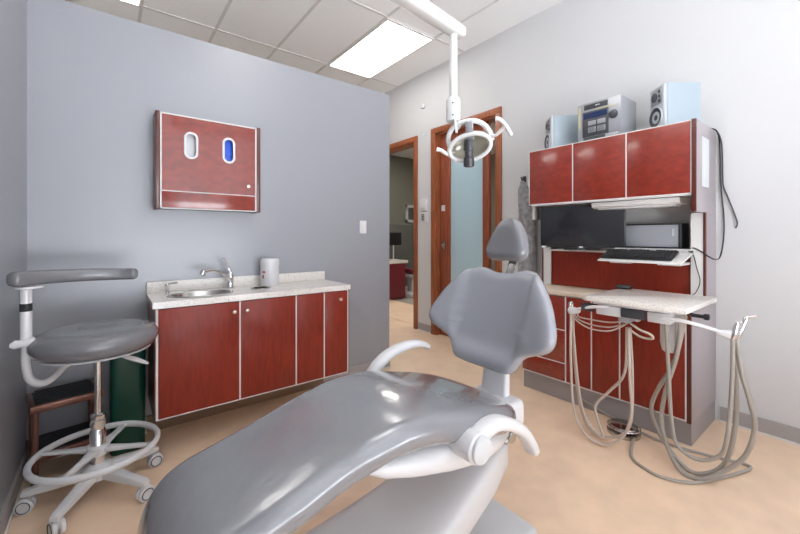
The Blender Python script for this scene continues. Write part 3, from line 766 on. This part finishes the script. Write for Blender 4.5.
# ------------------------------------------------------------------ delivery unit
TX0, TX1, TY0, TY1, TZ0 = 2.135, 2.69, .545, 1.04, .846
du = thing('delivery_tray', 'speckled white delivery tray on a swing arm before the base cabinet', 'delivery unit', (2.45, .80, .66))
b = MB().prism([(TX0, TY0+.0, TZ0-.018), (TX1, TY0+.0, TZ0-.018), (TX1, TY1, TZ0-.018), (TX0+.02, TY1, TZ0-.018), (TX0, TY1-.03, TZ0-.014)], (0, 0, .028), .006)
b.build('tray_top', 'counter', du)
b = MB().box(TX0+.03, TX1-.10, TY0+.07, TY1-.05, TZ0-.030, TZ0-.0142, .003); b.build('tray_underplate', 'plastic', du)
b = MB().box(2.17, 2.40, .62, .72, TZ0-.085, TZ0-.033, .006); b.box(2.16, 2.30, .84, .97, TZ0-.085, TZ0-.033, .006); b.each('control_block', 'plastic_grey', du)
b = MB().box(2.155, 2.20, .73, .84, TZ0-.08, TZ0-.033, .004); b.box(2.15, 2.19, .985, 1.05, TZ0-.075, TZ0-.033, .004); b.each('valve_block', 'darkgrey', du)
b = MB().loft([((2.33, .665, TZ0-.03), (1, 0, 0), (0, 1, 0), .045, .040, 4), ((2.33, .665, .64), (1, 0, 0), (0, 1, 0), .045, .040, 4), ((2.33, .665, .60), (1, 0, 0), (0, 1, 0), .038, .032, 4), ((2.33, .665, .59), (1, 0, 0), (0, 1, 0), .028, .022, 4)], 28)
b.build('junction_housing', 'plastic', du)
b = MB().tube([(2.24, .83, TZ0-.06), (2.35, .83, .735), (2.50, .90, .72), (2.586, .95, .71)], .022, 12); b.build('swing_arm', 'plastic_grey', du)
b = MB().box(2.17, 2.27, .80, .86, .735, TZ0-.03, .01); b.build('hose_clamp', 'silver', du)
# right holder arm and left holder arm
b = MB().tube([(2.17, .66, .79), (2.19, .58, .788), (2.24, .50, .765), (2.30, .42, .735), (2.31, .405, .73)], .009, 12); b.build('holder_arm', 'plastic', du)
b = MB().tube([(2.17, .90, .81), (2.15, .98, .80), (2.17, 1.06, .775), (2.19, 1.11, .755), (2.20, 1.13, .745)], .009, 12); b.build('holder_arm', 'plastic', du)
def holder(c, d):
    d = Vector(d).normalized(); c = Vector(c); n = Vector((0, 0, 1)).cross(d)
    hb = MB().loft(endcap([(c-d*.035, n, Vector((0, 0, 1)), .015, .013, 2.6), (c-d*.012, n, Vector((0, 0, 1)), .022, .019, 2.6), (c+d*.014, n, Vector((0, 0, 1)), .027, .023, 2.6)]), 20)
    return hb.build('handpiece_holder', 'plastic', du)
holder((2.285, .425, .738), (.35, -.9, -.1)); holder((2.195, 1.115, .752), (.25, .95, -.1))
b = MB().cyl((2.40, TY0+.05, TZ0-.06), (2.40, TY0-.01, TZ0-.06), .010); b.lathe([(.014, 0), (.016, .004), (.016, .02), (.01, .024)], (2.40, TY0-.005, TZ0-.06), (0, -1, 0)); b.build('tray_knob', 'black', du)

mp = tag(MB().loft([((2.62, 1.0, .862+dz), (0, 1, 0), (1, 0, 0), a, c, 2.2) for dz, a, c in ((0, .044, .03), (.004, .048, .034), (.014, .046, .032), (.021, .036, .024), (.024, .015, .01))], 24).build('computer_mouse', 'black'), 'black flat oval puck on the back edge of the delivery tray', 'mouse')

# hoses with handpieces
def hose(pts, r, label, tip=None, m='hose', grp=None, off=(0, 0, 0)):
    t = thing('handpiece_hose', label, 'dental hose', pts[0], grp)
    MB().tube([(p[0]+off[0], p[1]+off[1], p[2]+off[2]) for p in pts], r, 10, 8).build('hose', m, t)
    if tip:
        a, b_ = Vector(tip[0]), Vector(tip[1]); d = (b_-a)
        hp = MB().lathe([(.008, 0), (.010, .01), (.011, d.length*.5), (.009, d.length*.75), (.010, d.length*.9), (.006, d.length)], a, d, 16)
        if len(tip) > 2: hp.tube([b_-d*.05, b_, b_+Vector(tip[2])], .0055, 8, 6)
        hp.build('handpiece', 'chrome', t)
    return t
GR = 'handpiece hoses of the right holder'; GL = 'handpiece hoses of the left holder'
hose([(2.30, .399, .72), (2.298, .38, .576), (2.30, .349, .439), (2.315, .337, .33), (2.32, .361, .205), (2.31, .411, .117), (2.27, .517, .018), (2.26, .603, .022), (2.27, .664, .123), (2.28, .689, .242), (2.29, .672, .398), (2.27, .619, .6), (2.25, .596, .80)],
     .0105, 'thick grey hose bulging farthest right below the right handpiece holder', ((2.30, .397, .715), (2.318, .365, .825), (.012, -.032, .008)), grp=GR)
hose([(2.27, .404, .724), (2.262, .407, .491), (2.25, .425, .238), (2.245, .463, .155), (2.24, .537, .118), (2.25, .611, .147), (2.262, .64, .251), (2.27, .655, .504), (2.25, .663, .80)],
     .009, 'thinner grey hose with the highest loop below the right handpiece holder', ((2.27, .404, .72), (2.278, .39, .805)), grp=GR)
hose([(2.33, .409, .703), (2.335, .406, .562), (2.335, .406, .308), (2.33, .448, .101), (2.315, .538, .014), (2.32, .614, .026), (2.335, .713, .129), (2.34, .755, .248), (2.335, .721, .374), (2.31, .641, .549), (2.27, .585, .80)],
     .0105, 'thick grey hose running straight down behind the others from the right holder', ((2.32, .407, .705), (2.335, .38, .80), (.008, -.012, .012)), grp=GR)
hose([(2.20, 1.133, .74), (2.197, 1.133, .451), (2.197, 1.115, .171), (2.20, 1.057, .045), (2.20, .95, .018), (2.20, .85, .1), (2.20, .803, .248), (2.20, .811, .451), (2.20, .818, .708)],
     .0075, 'light hose hanging lowest and nearest from the left handpiece holder', ((2.20, 1.133, .73), (2.19, 1.135, .80)), 'hose_light', GL)
hose([(2.225, 1.138, .734), (2.24, 1.125, .445), (2.24, 1.086, .168), (2.243, 1.022, .06), (2.248, .967, .034), (2.25, .993, .105), (2.25, 1.011, .204), (2.245, .933, .314), (2.235, .849, .449), (2.225, .834, .70)],
     .0075, 'light hose of the left holder crossing back in a kinked upper loop', ((2.225, 1.137, .725), (2.22, 1.142, .80)), 'hose_light', GL)
hose([(2.25, 1.145, .727), (2.275, 1.15, .434), (2.28, 1.115, .149), (2.285, 1.045, .022), (2.29, .91, .05), (2.28, .836, .163), (2.26, .82, .433), (2.24, .825, .70)],
     .0075, 'light hose hanging farthest back from the left handpiece holder', ((2.25, 1.145, .72), (2.247, 1.15, .79)), 'hose_light', GL)
for k, (dz, dx) in enumerate(((0, 0), (.02, .015), (.045, .03))):
    cb = MB().tube([(2.21+dx, 1.135-.012*k, .735), (2.20+dx, 1.10, .695+dz*.4), (2.19+dx, 1.02, .665+dz), (2.19+dx, .92, .668+dz), (2.20+dx, .86, .70+dz*.6), (2.215+dx, .835, .72)], .0042, 8)
    tag(cb.build('thin_tubing', 'hose_light'), ['lowest of three thin tubes sagging under the delivery tray', 'middle of three thin tubes sagging under the delivery tray', 'uppermost of three thin tubes sagging under the delivery tray'][k], 'tubing', 'thin tubes under the tray')
cb = MB().tube([(2.18, .80, .735), (2.16, .75, .715), (2.16, .70, .70), (2.18, .70, .675), (2.20, .76, .67), (2.19, .81, .70)], .006, 8)
tag(cb.build('coiled_tube', 'hose_light'), 'small coiled pale tube beside the hose clamp under the tray', 'tubing')
cb = MB().tube([(2.44, .875, .012), (2.30, .84, .009), (2.206, .80, .008), (2.164, .735, .008), (2.15, .647, .008), (2.223, .54, .008), (2.42, .448, .008), (2.58, .395, .008), (2.612, .42, .008), (2.57, .535, .008), (2.52, .729, .008), (2.545, .90, .008), (2.585, 1.05, .012), (2.600, 1.20, .04), (2.603, 1.28, .06)], .0075, 8)
tag(cb.build('foot_pedal_hose', 'hose'), 'grey hose lying on the floor around the hanging loops', 'hose')
fp = thing('foot_pedal', 'round grey metal foot pedal on the floor before the base cabinet', 'foot pedal', (2.46, .94, 0))
MB().lathe([(.088, 0), (.09, .004), (.09, .02), (.08, .026), (.03, .028), (.001, .028)], (2.46, .94, 0), n=36).build('pedal_base', 'steel', fp)
MB().lathe([(.03, .027), (.03, .036), (.072, .040), (.076, .046), (.072, .054), (.03, .060), (.001, .061)], (2.46, .94, 0), n=36).build('pedal_disc', 'steel', fp)
MB().tube([(2.46+.085*math.cos(a*.35), .94+.085*math.sin(a*.35), .045) for a in range(18)], .005, 8, 2, closed=True).build('guard_ring', 'chrome', fp)

# ------------------------------------------------------------------ dental chair
chx, chy = .95, 1.03
ch = thing('dental_chair', 'grey vinyl dental patient chair with white base in the foreground', 'dental chair', (chx, chy, 0))
def sections(path, ex=3.0):
    """path rows: x, ztop, halfwidth, thickness, ycenter"""
    C = catmull([(p[0], p[4], p[1]) for p in path], 6); Wd = catmull([(p[2], p[3], 0) for p in path], 6); out = []
    N = len(C)
    for i, p in enumerate(C):
        T = (C[min(i+1, N-1)]-C[max(i-1, 0)]).normalized(); u = Vector((0, 1, 0)); v = T.cross(u).normalized()
        if v.z < 0: v = -v
        hw, th = Wd[i].x, Wd[i].y
        out.append((p - v*th/2, u, v, hw, th/2, ex))
    return out
YC = chy
seat = sections([(.05, .36, .205, .07, YC+.02), (.066, .435, .215, .078, YC+.02), (.10, .497, .222, .082, YC+.02), (.16, .538, .225, .085, YC+.02), (.25, .567, .225, .085, YC+.015), (.34, .594, .225, .088, YC+.01), (.44, .625, .225, .09, YC+.01), (.54, .655, .23, .092, YC), (.65, .673, .24, .097, YC), (.75, .671, .247, .10, YC), (.84, .657, .25, .105, YC), (.94, .634, .25, .11, YC), (1.05, .607, .245, .11, YC), (1.14, .580, .232, .105, YC), (1.21, .553, .205, .092, YC)], 4.5)
b = MB().cushion(endcap(seat))
b.build('seat_cushion', 'vinyl_seat', ch)
# white shell under the seat
sh = []
for x, zt, zb, hw in ((.535, .585, .572, .15), (.55, .59, .54, .19), (.60, .59, .510, .21), (.70, .58, .475, .222), (.85, .56, .432, .226), (1.0, .53, .405, .226), (1.12, .51, .40, .20), (1.20, .49, .41, .17)):
    sh.append(((x, YC, (zt+zb)/2), (0, 1, 0), (0, 0, 1), hw, (zt-zb)/2, 3.0))
MB().loft(sh, 36).build('seat_shell', 'plastic', ch)
lg = sections([(.13, .43, .12, .025, YC+.02), (.2, .475, .13, .025, YC+.02), (.35, .515, .13, .025, YC+.01), (.55, .575, .13, .025, YC)])
MB().loft(endcap(lg), 24).build('legrest_shell', 'plastic_grey', ch)
b = MB().box(1.13, 1.325, YC-.165, YC+.06, .43, .545, .03, seg=4); b.build('rear_housing', 'plastic', ch)
b = MB().loft([((1.275, YC-.045, .50), (0, 1, 0), (.96, 0, -.25), .066, .02, 5), ((1.29, YC-.042, .64), (0, 1, 0), (.96, 0, -.25), .060, .018, 5), ((1.335, YC-.035, .83), (0, 1, 0), (.96, 0, -.25), .05, .013, 5), ((1.36, YC-.03, .92), (0, 1, 0), (.96, 0, -.25), .045, .012, 5)], 24)
b.build('back_support', 'plastic', ch)
# backrest
half = [(0, .420), (.05, .422), (.105, .437), (.15, .432), (.195, .405), (.258, .325), (.30, .245), (.320, .185), (.314, .145), (.28, .118), (.235, .103), (.19, .083), (.165, .045), (.142, .014), (.10, .004), (.04, .003)]
outl = [(y_, z_) for y_, z_ in half] + [(-y_, z_) for y_, z_ in reversed(half[1:])]
outl = [(p.x, p.y) for p in catmull([(y_, z_, 0) for y_, z_ in outl], 5, closed=True)]
def sm(a, b_, t): t = max(0, min(1, (t-a)/(b_-a))); return t*t*(3-2*t)
def dish(y_, z_, sg):
    ay = abs(y_); v = -.55*ay*ay
    if sg < 0: v += .020*(1-sm(.165, .192, ay + .12*max(0, .22-z_)))*sm(.03, .12, z_)
    return v
BR = Matrix.Translation((1.235, YC-.012, .645)) @ Matrix.Rotation(math.radians(20), 4, 'Y')
br = MB().pillow(outl, .075, dish).xf(BR); bo = br.build('backrest', 'vinyl2', ch, angle=60)
# back shell
out2 = [(y_*.88, .2+(z_-.2)*.88) for y_, z_ in outl]
MB().pillow(out2, .03, lambda y_, z_, sg: .043-.55*y_*y_).xf(BR).build('backrest_shell', 'plastic', bo, angle=60)
# headrest
hd = [(0, .0), (.05, -.004), (.09, .006), (.106, .04), (.098, .085), (.075, .14), (.045, .185), (0, .20)]
oh = hd + [(-y_, z_) for y_, z_ in reversed(hd[1:-1])]
oh = [(p.x, p.y) for p in catmull([(y_, z_, 0) for y_, z_ in oh], 6, closed=True)]
HR = Matrix.Translation((1.43, YC+.012, 1.088)) @ Matrix.Rotation(math.radians(14), 4, 'Y')
MB().pillow(oh, .075, lambda y_, z_, sg: -.4*y_*y_, edge=.45).xf(HR).build('headrest', 'vinyl', ch, angle=60)
b = MB().loft([((1.40, YC-.02, .98), (0, 1, 0), (1, 0, 0), .024, .006, 5), ((1.43, YC-.02, 1.06), (0, 1, 0), (1, 0, 0), .022, .006, 5), ((1.47, YC-.02, 1.14), (0, 1, 0), (1, 0, 0), .02, .006, 5)], 16)
b.build('headrest_bar', 'steel', ch)
# armrests
def armrest(y_, pts, hub):
    P = catmull([(x, y_, z) for x, z in pts], 6); N = len(P); s_ = []
    for i, p in enumerate(P):
        T = (P[min(i+1, N-1)]-P[max(i-1, 0)]).normalized(); u = Vector((0, 1, 0)); v = T.cross(u).normalized(); q = i/(N-1)
        s_.append((p, u, v, .032-.004*q, (.027 if y_ < YC else .024)-.010*q, 2.6))
    a = MB().loft(endcap(s_), 24).build('armrest', 'plastic', ch)
    hb = MB().cyl((hub[0], y_+(.10 if y_ < YC else -.10), hub[1]), (hub[0], y_-.03 if y_ < YC else y_+.03, hub[1]), .048, n=32); hb.build('armrest_hub', 'plastic', a)
    MB().lathe([(.036, 0), (.042, .003), (.040, .010), (.02, .014), (.001, .014)], (hub[0], y_-.03 if y_ < YC else y_+.03, hub[1]), (0, -1 if y_ < YC else 1, 0), 32).build('hub_cap', 'plastic_grey', a)
armrest(.765, [(.86, .545), (.893, .573), (.975, .590), (1.05, .570), (1.13, .522), (1.185, .46), (1.205, .425)], (.885, .552))
armrest(1.335, [(.86, .55), (.885, .60), (.93, .645), (1.0, .680), (1.09, .694), (1.16, .689), (1.205, .668)], (.875, .560))
# lift arm and base plate
ls = []
for x, zt, zb, hw in ((1.29, .36, .30, .09), (1.25, .395, .255, .13), (1.15, .36, .20, .15), (1.0, .295, .145, .165), (.85, .24, .095, .18), (.70, .205, .065, .195), (.5, .175, .045, .205), (.3, .14, .04, .20), (.22, .11, .04, .18), (.2, .09, .045, .15)):
    ls.append(((x, YC, (zt+zb)/2), (0, 1, 0), (0, 0, 1), hw, (zt-zb)/2, 5.0))
C_ = ls
MB().loft(ls, 44).build('lift_arm', 'plastic', ch)
b = MB().box(1.12, 1.25, YC-.10, YC+.10, .36, .45, .015, seg=3); b.build('lift_joint', 'plastic_grey', ch)
b = MB().box(.18, 1.34, YC-.21, YC+.21, 0, .045, .02, seg=3); b.build('floor_plate', 'plastic_grey', ch)
b = MB().cyl((1.235, YC-.14, .415), (1.235, YC-.165, .415), .022); b.cyl((1.2, YC-.15, .40), (1.26, YC-.15, .43), .009); b.build('pivot_pin', 'steel', ch)

# ------------------------------------------------------------------ ceiling-mounted dental light
dl = thing('dental_light', 'white dental operating lamp hanging from a ceiling arm over the chair', 'dental lamp', (1.40, 1.28, 1.6))
lx, ly = 1.355, 1.30
b = MB().lathe([(.05, 0), (.05, .9), (.09, .905), (.09, 1.02)], (.50, 1.19, CH-1.022)); b.build('ceiling_post', 'lampwhite', dl)
a0 = Vector((.50, 1.19, 2.235)); a1 = Vector((lx+.03, ly, 2.235)); d = (a1-a0).normalized(); n = Vector((-d.y, d.x, 0)); up_ = Vector((0, 0, 1))
b = MB().loft([(a0-d*.06, n, up_, .035, .03, 3.5), (a0, n, up_, .04, .035, 3.5), (a1-d*.02, n, up_, .036, .03, 3.5), (a1+d*.025, n, up_, .034, .028, 3.5)], 24); b.build('arm', 'lampwhite', dl)
MB().lathe([(.017, 0), (.02, .01), (.02, .36), (.015, .37)], (lx, ly, 1.85), n=20).build('drop_tube', 'lampwhite', dl)
b = MB().lathe([(.02, 0), (.034, .008), (.036, .02), (.036, .115), (.03, .125), (.02, .128)], (lx, ly, 1.765), n=28); b.build('swivel_housing', 'lampwhite', dl)
b = MB()
for zz in (.03, .09): b.lathe([(.004, 0), (.004, .003), (.001, .004)], (lx-.028, ly-.024, 1.765+zz), (-.75, -.65, 0), 10)
b.build('screw', 'darkgrey', dl)
# lamp head: oval dish facing towards patient (down and to -x), local z = facing
face = Vector((-.62, -.42, -.42)).normalized()
ux = Vector((face.y, -face.x, 0)).normalized()
if ux.dot(Vector((.788, -.616, 0))) < 0: ux = -ux
vy = ux.cross(face).normalized()
if vy.z < 0: vy = -vy
hc = Vector((1.43, 1.255, 1.655)); RO = math.radians(13)
def L(a, b_, c): return hc + ux*a + vy*b_ + face*c
def eor(a, b_, c, n=48):
    P = []
    for k in range(n):
        p, q = a*math.cos(2*PI*k/n), b_*math.sin(2*PI*k/n)
        P.append(L(p*math.cos(RO)-q*math.sin(RO), p*math.sin(RO)+q*math.cos(RO), c))
    return P
b = MB().rings([eor(.106, .066, .035), eor(.109, .069, .03), eor(.109, .069, -.005), eor(.10, .062, -.035), eor(.068, .042, -.06), eor(.001, .001, -.066)], cap=False)
b.build('lamp_shell', 'lampwhite', dl)
b = MB().rings([eor(.102, .062, .030), eor(.098, .059, .0), eor(.085, .052, -.026), eor(.05, .033, -.045), eor(.001, .001, -.05)], cap=False); b.build('reflector', 'cream', dl)
b = MB().tube(eor(.104, .064, .034), .011, 10, 0, closed=True); b.build('rim', 'lampwhite', dl)
MB().rings([eor(.100, .060, .03), eor(.05, .033, .034), eor(.001, .001, .035)], cap=False).build('clear_cover', 'lens', dl)
b = MB().lathe([(.02, 0), (.025, .006), (.026, .052), (.020, .056), (.020, .082), (.026, .087), (.027, .128), (.021, .134), (.001, .132)], L(.0, .045, .045), -vy*.95-ux*.03+face*.2, 24); b.build('bulb_holder', 'darkgrey', dl)
b = MB().box(-.018, .018, -.012, .012, -.02, .075, .003, R=Matrix((ux, face, vy)).transposed(), at=L(.004, .052, .025)); b.build('bulb_bracket', 'silver', dl)
P = [L(-.100, -.015, .0), L(-.108, .04, .0), L(-.09, .085, .0), L(-.045, .115, .0), L(.02, .122, .0), L(.07, .100, .0), L(.102, .055, .0), L(.106, .02, .0)]
b = MB().tube(P, .0125, 12, 6); b.tube([L(-.045, .115, 0), (lx+.01, ly-.01, 1.745), (lx, ly, 1.775)], .015, 12, 6); b.build('yoke', 'lampwhite', dl)
hr = MB().tube([L(.085, .035, .0), L(.13, .050, .02), L(.168, .088, .034)], .008, 10, 6); hr.tube([L(.130, .128, .03), L(.150, .122, .034), L(.175, .092, .034), L(.198, .045, .03)], .0105, 12, 6); hr.build('handle', 'lampwhite', dl)
hl = MB().tube([L(-.085, -.035, .0), L(-.11, -.028, .02), L(-.132, -.012, .035)], .009, 10, 6); hl.tube([L(-.105, -.030, .03), L(-.125, -.018, .035), L(-.142, -.004, .035), L(-.165, .004, .035)], .0105, 12, 6); hl.build('handle', 'lampwhite', dl)
MB().lathe([(.013, 0), (.015, .004), (.015, .014), (.010, .018)], L(.098, .020, .01), face, 18).build('pivot_cap', 'plastic_grey', dl)
b = MB().cyl((lx-.02, ly-.03, 1.775), (lx-.035, ly-.055, 1.70), .006); b.build('switch_stem', 'lampwhite', dl)

# ------------------------------------------------------------------ far room furniture
fcab = thing('far_cabinet', 'dark red cabinet with pale top seen through the left doorway', 'cabinet', (4.2, 5.95, 0))
MB().box(3.85, 4.47, 5.55, 6.1, .02, .68, .004).build('carcass', 'redvinyl', fcab)
MB().box(3.83, 4.52, 5.53, 6.12, .68, .735, .004).build('worktop', 'counter', fcab)
fm = thing('far_monitor', 'black monitor on a stand in the room beyond the left doorway', 'monitor', (4.25, 5.75, .736))
MB().box(4.0, 4.49, 5.70, 5.73, 1.02, 1.27, .004, R=None).build('screen', 'black', fm)
b = MB().cyl((4.33, 5.75, .74), (4.33, 5.75, 1.06), .012); b.box(4.25, 4.41, 5.68, 5.82, .736, .748, .002); b.build('stand', 'plastic_grey', fm)
fl = thing('far_lamp', 'glowing white lamp behind the far black monitor', 'lamp', (4.27, 6.0, .736))
MB().loft([((4.255, 5.98, z), (1, 0, 0), (0, 1, 0), a, a, 2) for z, a in ((1.26, .03), (1.30, .06), (1.42, .055), (1.47, .03))], 20).build('lamp_head', 'farlamp', fl)
MB().tube([(4.255, 5.98, .737), (4.255, 5.98, 1.2), (4.255, 5.98, 1.30)], .012, 8).build('lamp_pole', 'plastic', fl)
MB().tube([(4.255, 5.98, 1.45), (4.32, 5.97, 1.62), (4.38, 5.97, 1.66)], .012, 8).build('lamp_arm', 'plastic', fl)
fch = thing('far_dental_chair', 'dark red dental chair with white base in the far room', 'dental chair', (4.75, 5.75, 0))
b = MB().loft(endcap([((4.62, 5.70, .52), (0, 1, 0), (0, 0, 1), .2, .05, 3), ((4.9, 5.70, .45), (0, 1, 0), (0, 0, 1), .23, .06, 3), ((5.1, 5.70, .47), (0, 1, 0), (0, 0, 1), .2, .05, 3)]), 24); b.build('seat_cushion', 'redvinyl', fch)
b = MB().loft(endcap([((5.08, 5.7, .5), (0, 1, 0), (1, 0, 0), .2, .05, 3), ((5.2, 5.7, .8), (0, 1, 0), (1, 0, 0), .22, .05, 3), ((5.3, 5.7, 1.05), (0, 1, 0), (1, 0, 0), .16, .04, 3)]), 24); b.build('backrest', 'redvinyl', fch)
b = MB().loft(endcap([((4.60, 5.7, .42), (0, 1, 0), (0, 0, 1), .17, .03, 3), ((5.15, 5.7, .37), (0, 1, 0), (0, 0, 1), .2, .05, 3)]), 24); b.box(4.7, 5.1, 5.62, 5.78, .08, .36, .02); b.build('seat_shell', 'plastic', fch)
MB().box(4.55, 5.2, 5.5, 5.9, .0, .10, .02).build('floor_plate', 'plastic_grey', fch)
ff = thing('far_picture_frame', 'white framed dark picture on the far taupe wall', 'picture frame', (6.38, 7.58, 1.56))
b = MB(); fx0, fx1, fz0, fz1 = 6.12, 6.65, 1.56, 2.02; e = .07
b.box(fx0, fx1, 7.57, 7.598, fz0, fz0+e); b.box(fx0, fx1, 7.57, 7.598, fz1-e, fz1); b.box(fx0, fx0+e, 7.57, 7.598, fz0, fz1); b.box(fx1-e, fx1, 7.57, 7.598, fz0, fz1); b.build('frame', 'plastic', ff)
MB().box(fx0+e, fx1-e, 7.585, 7.598, fz0+e, fz1-e).build('picture', 'taupe_dark', ff)

# ------------------------------------------------------------------ world, camera
wd = bpy.data.worlds.new('World'); scene.world = wd; wd.use_nodes = True
nt = wd.node_tree; bg = nt.nodes['Background']; bg.inputs['Strength'].default_value = 1
tc = nt.nodes.new('ShaderNodeTexCoord'); sx_ = nt.nodes.new('ShaderNodeSeparateXYZ'); mr = nt.nodes.new('ShaderNodeMapRange')
mr.inputs['From Min'].default_value = -.06; mr.inputs['From Max'].default_value = .02
mxw = nt.nodes.new('ShaderNodeMixRGB')      # bright lower half added to light the ceiling, overcast sky above
mxw.inputs['Color1'].default_value = (12.2, 12.8, 13.6, 1); mxw.inputs['Color2'].default_value = (2.6, 2.75, 2.95, 1)
nt.links.new(tc.outputs['Generated'], sx_.inputs[0]); nt.links.new(sx_.outputs['Z'], mr.inputs['Value'])
nt.links.new(mr.outputs[0], mxw.inputs['Fac']); nt.links.new(mxw.outputs[0], bg.inputs['Color'])
cam = bpy.data.cameras.new('Camera'); co = bpy.data.objects.new('Camera', cam); COL.objects.link(co)
co.location = (0, 0, 1.2); co.rotation_euler = (PI/2, 0, math.radians(52-90))
cam.sensor_width = 36; cam.lens = 36*371/800; cam.shift_y = -31/800; cam.clip_start = .05
scene.camera = co
scene.view_settings.view_transform = 'Standard'; scene.view_settings.look = 'None'
scene.view_settings.exposure = -.08; scene.view_settings.gamma = 1; scene.view_settings.use_curve_mapping = False
try:
    scene.cycles.use_denoising = True; scene.cycles.max_bounces = 10; scene.cycles.diffuse_bounces = 6
    scene.cycles.sample_clamp_indirect = 8
except Exception: pass
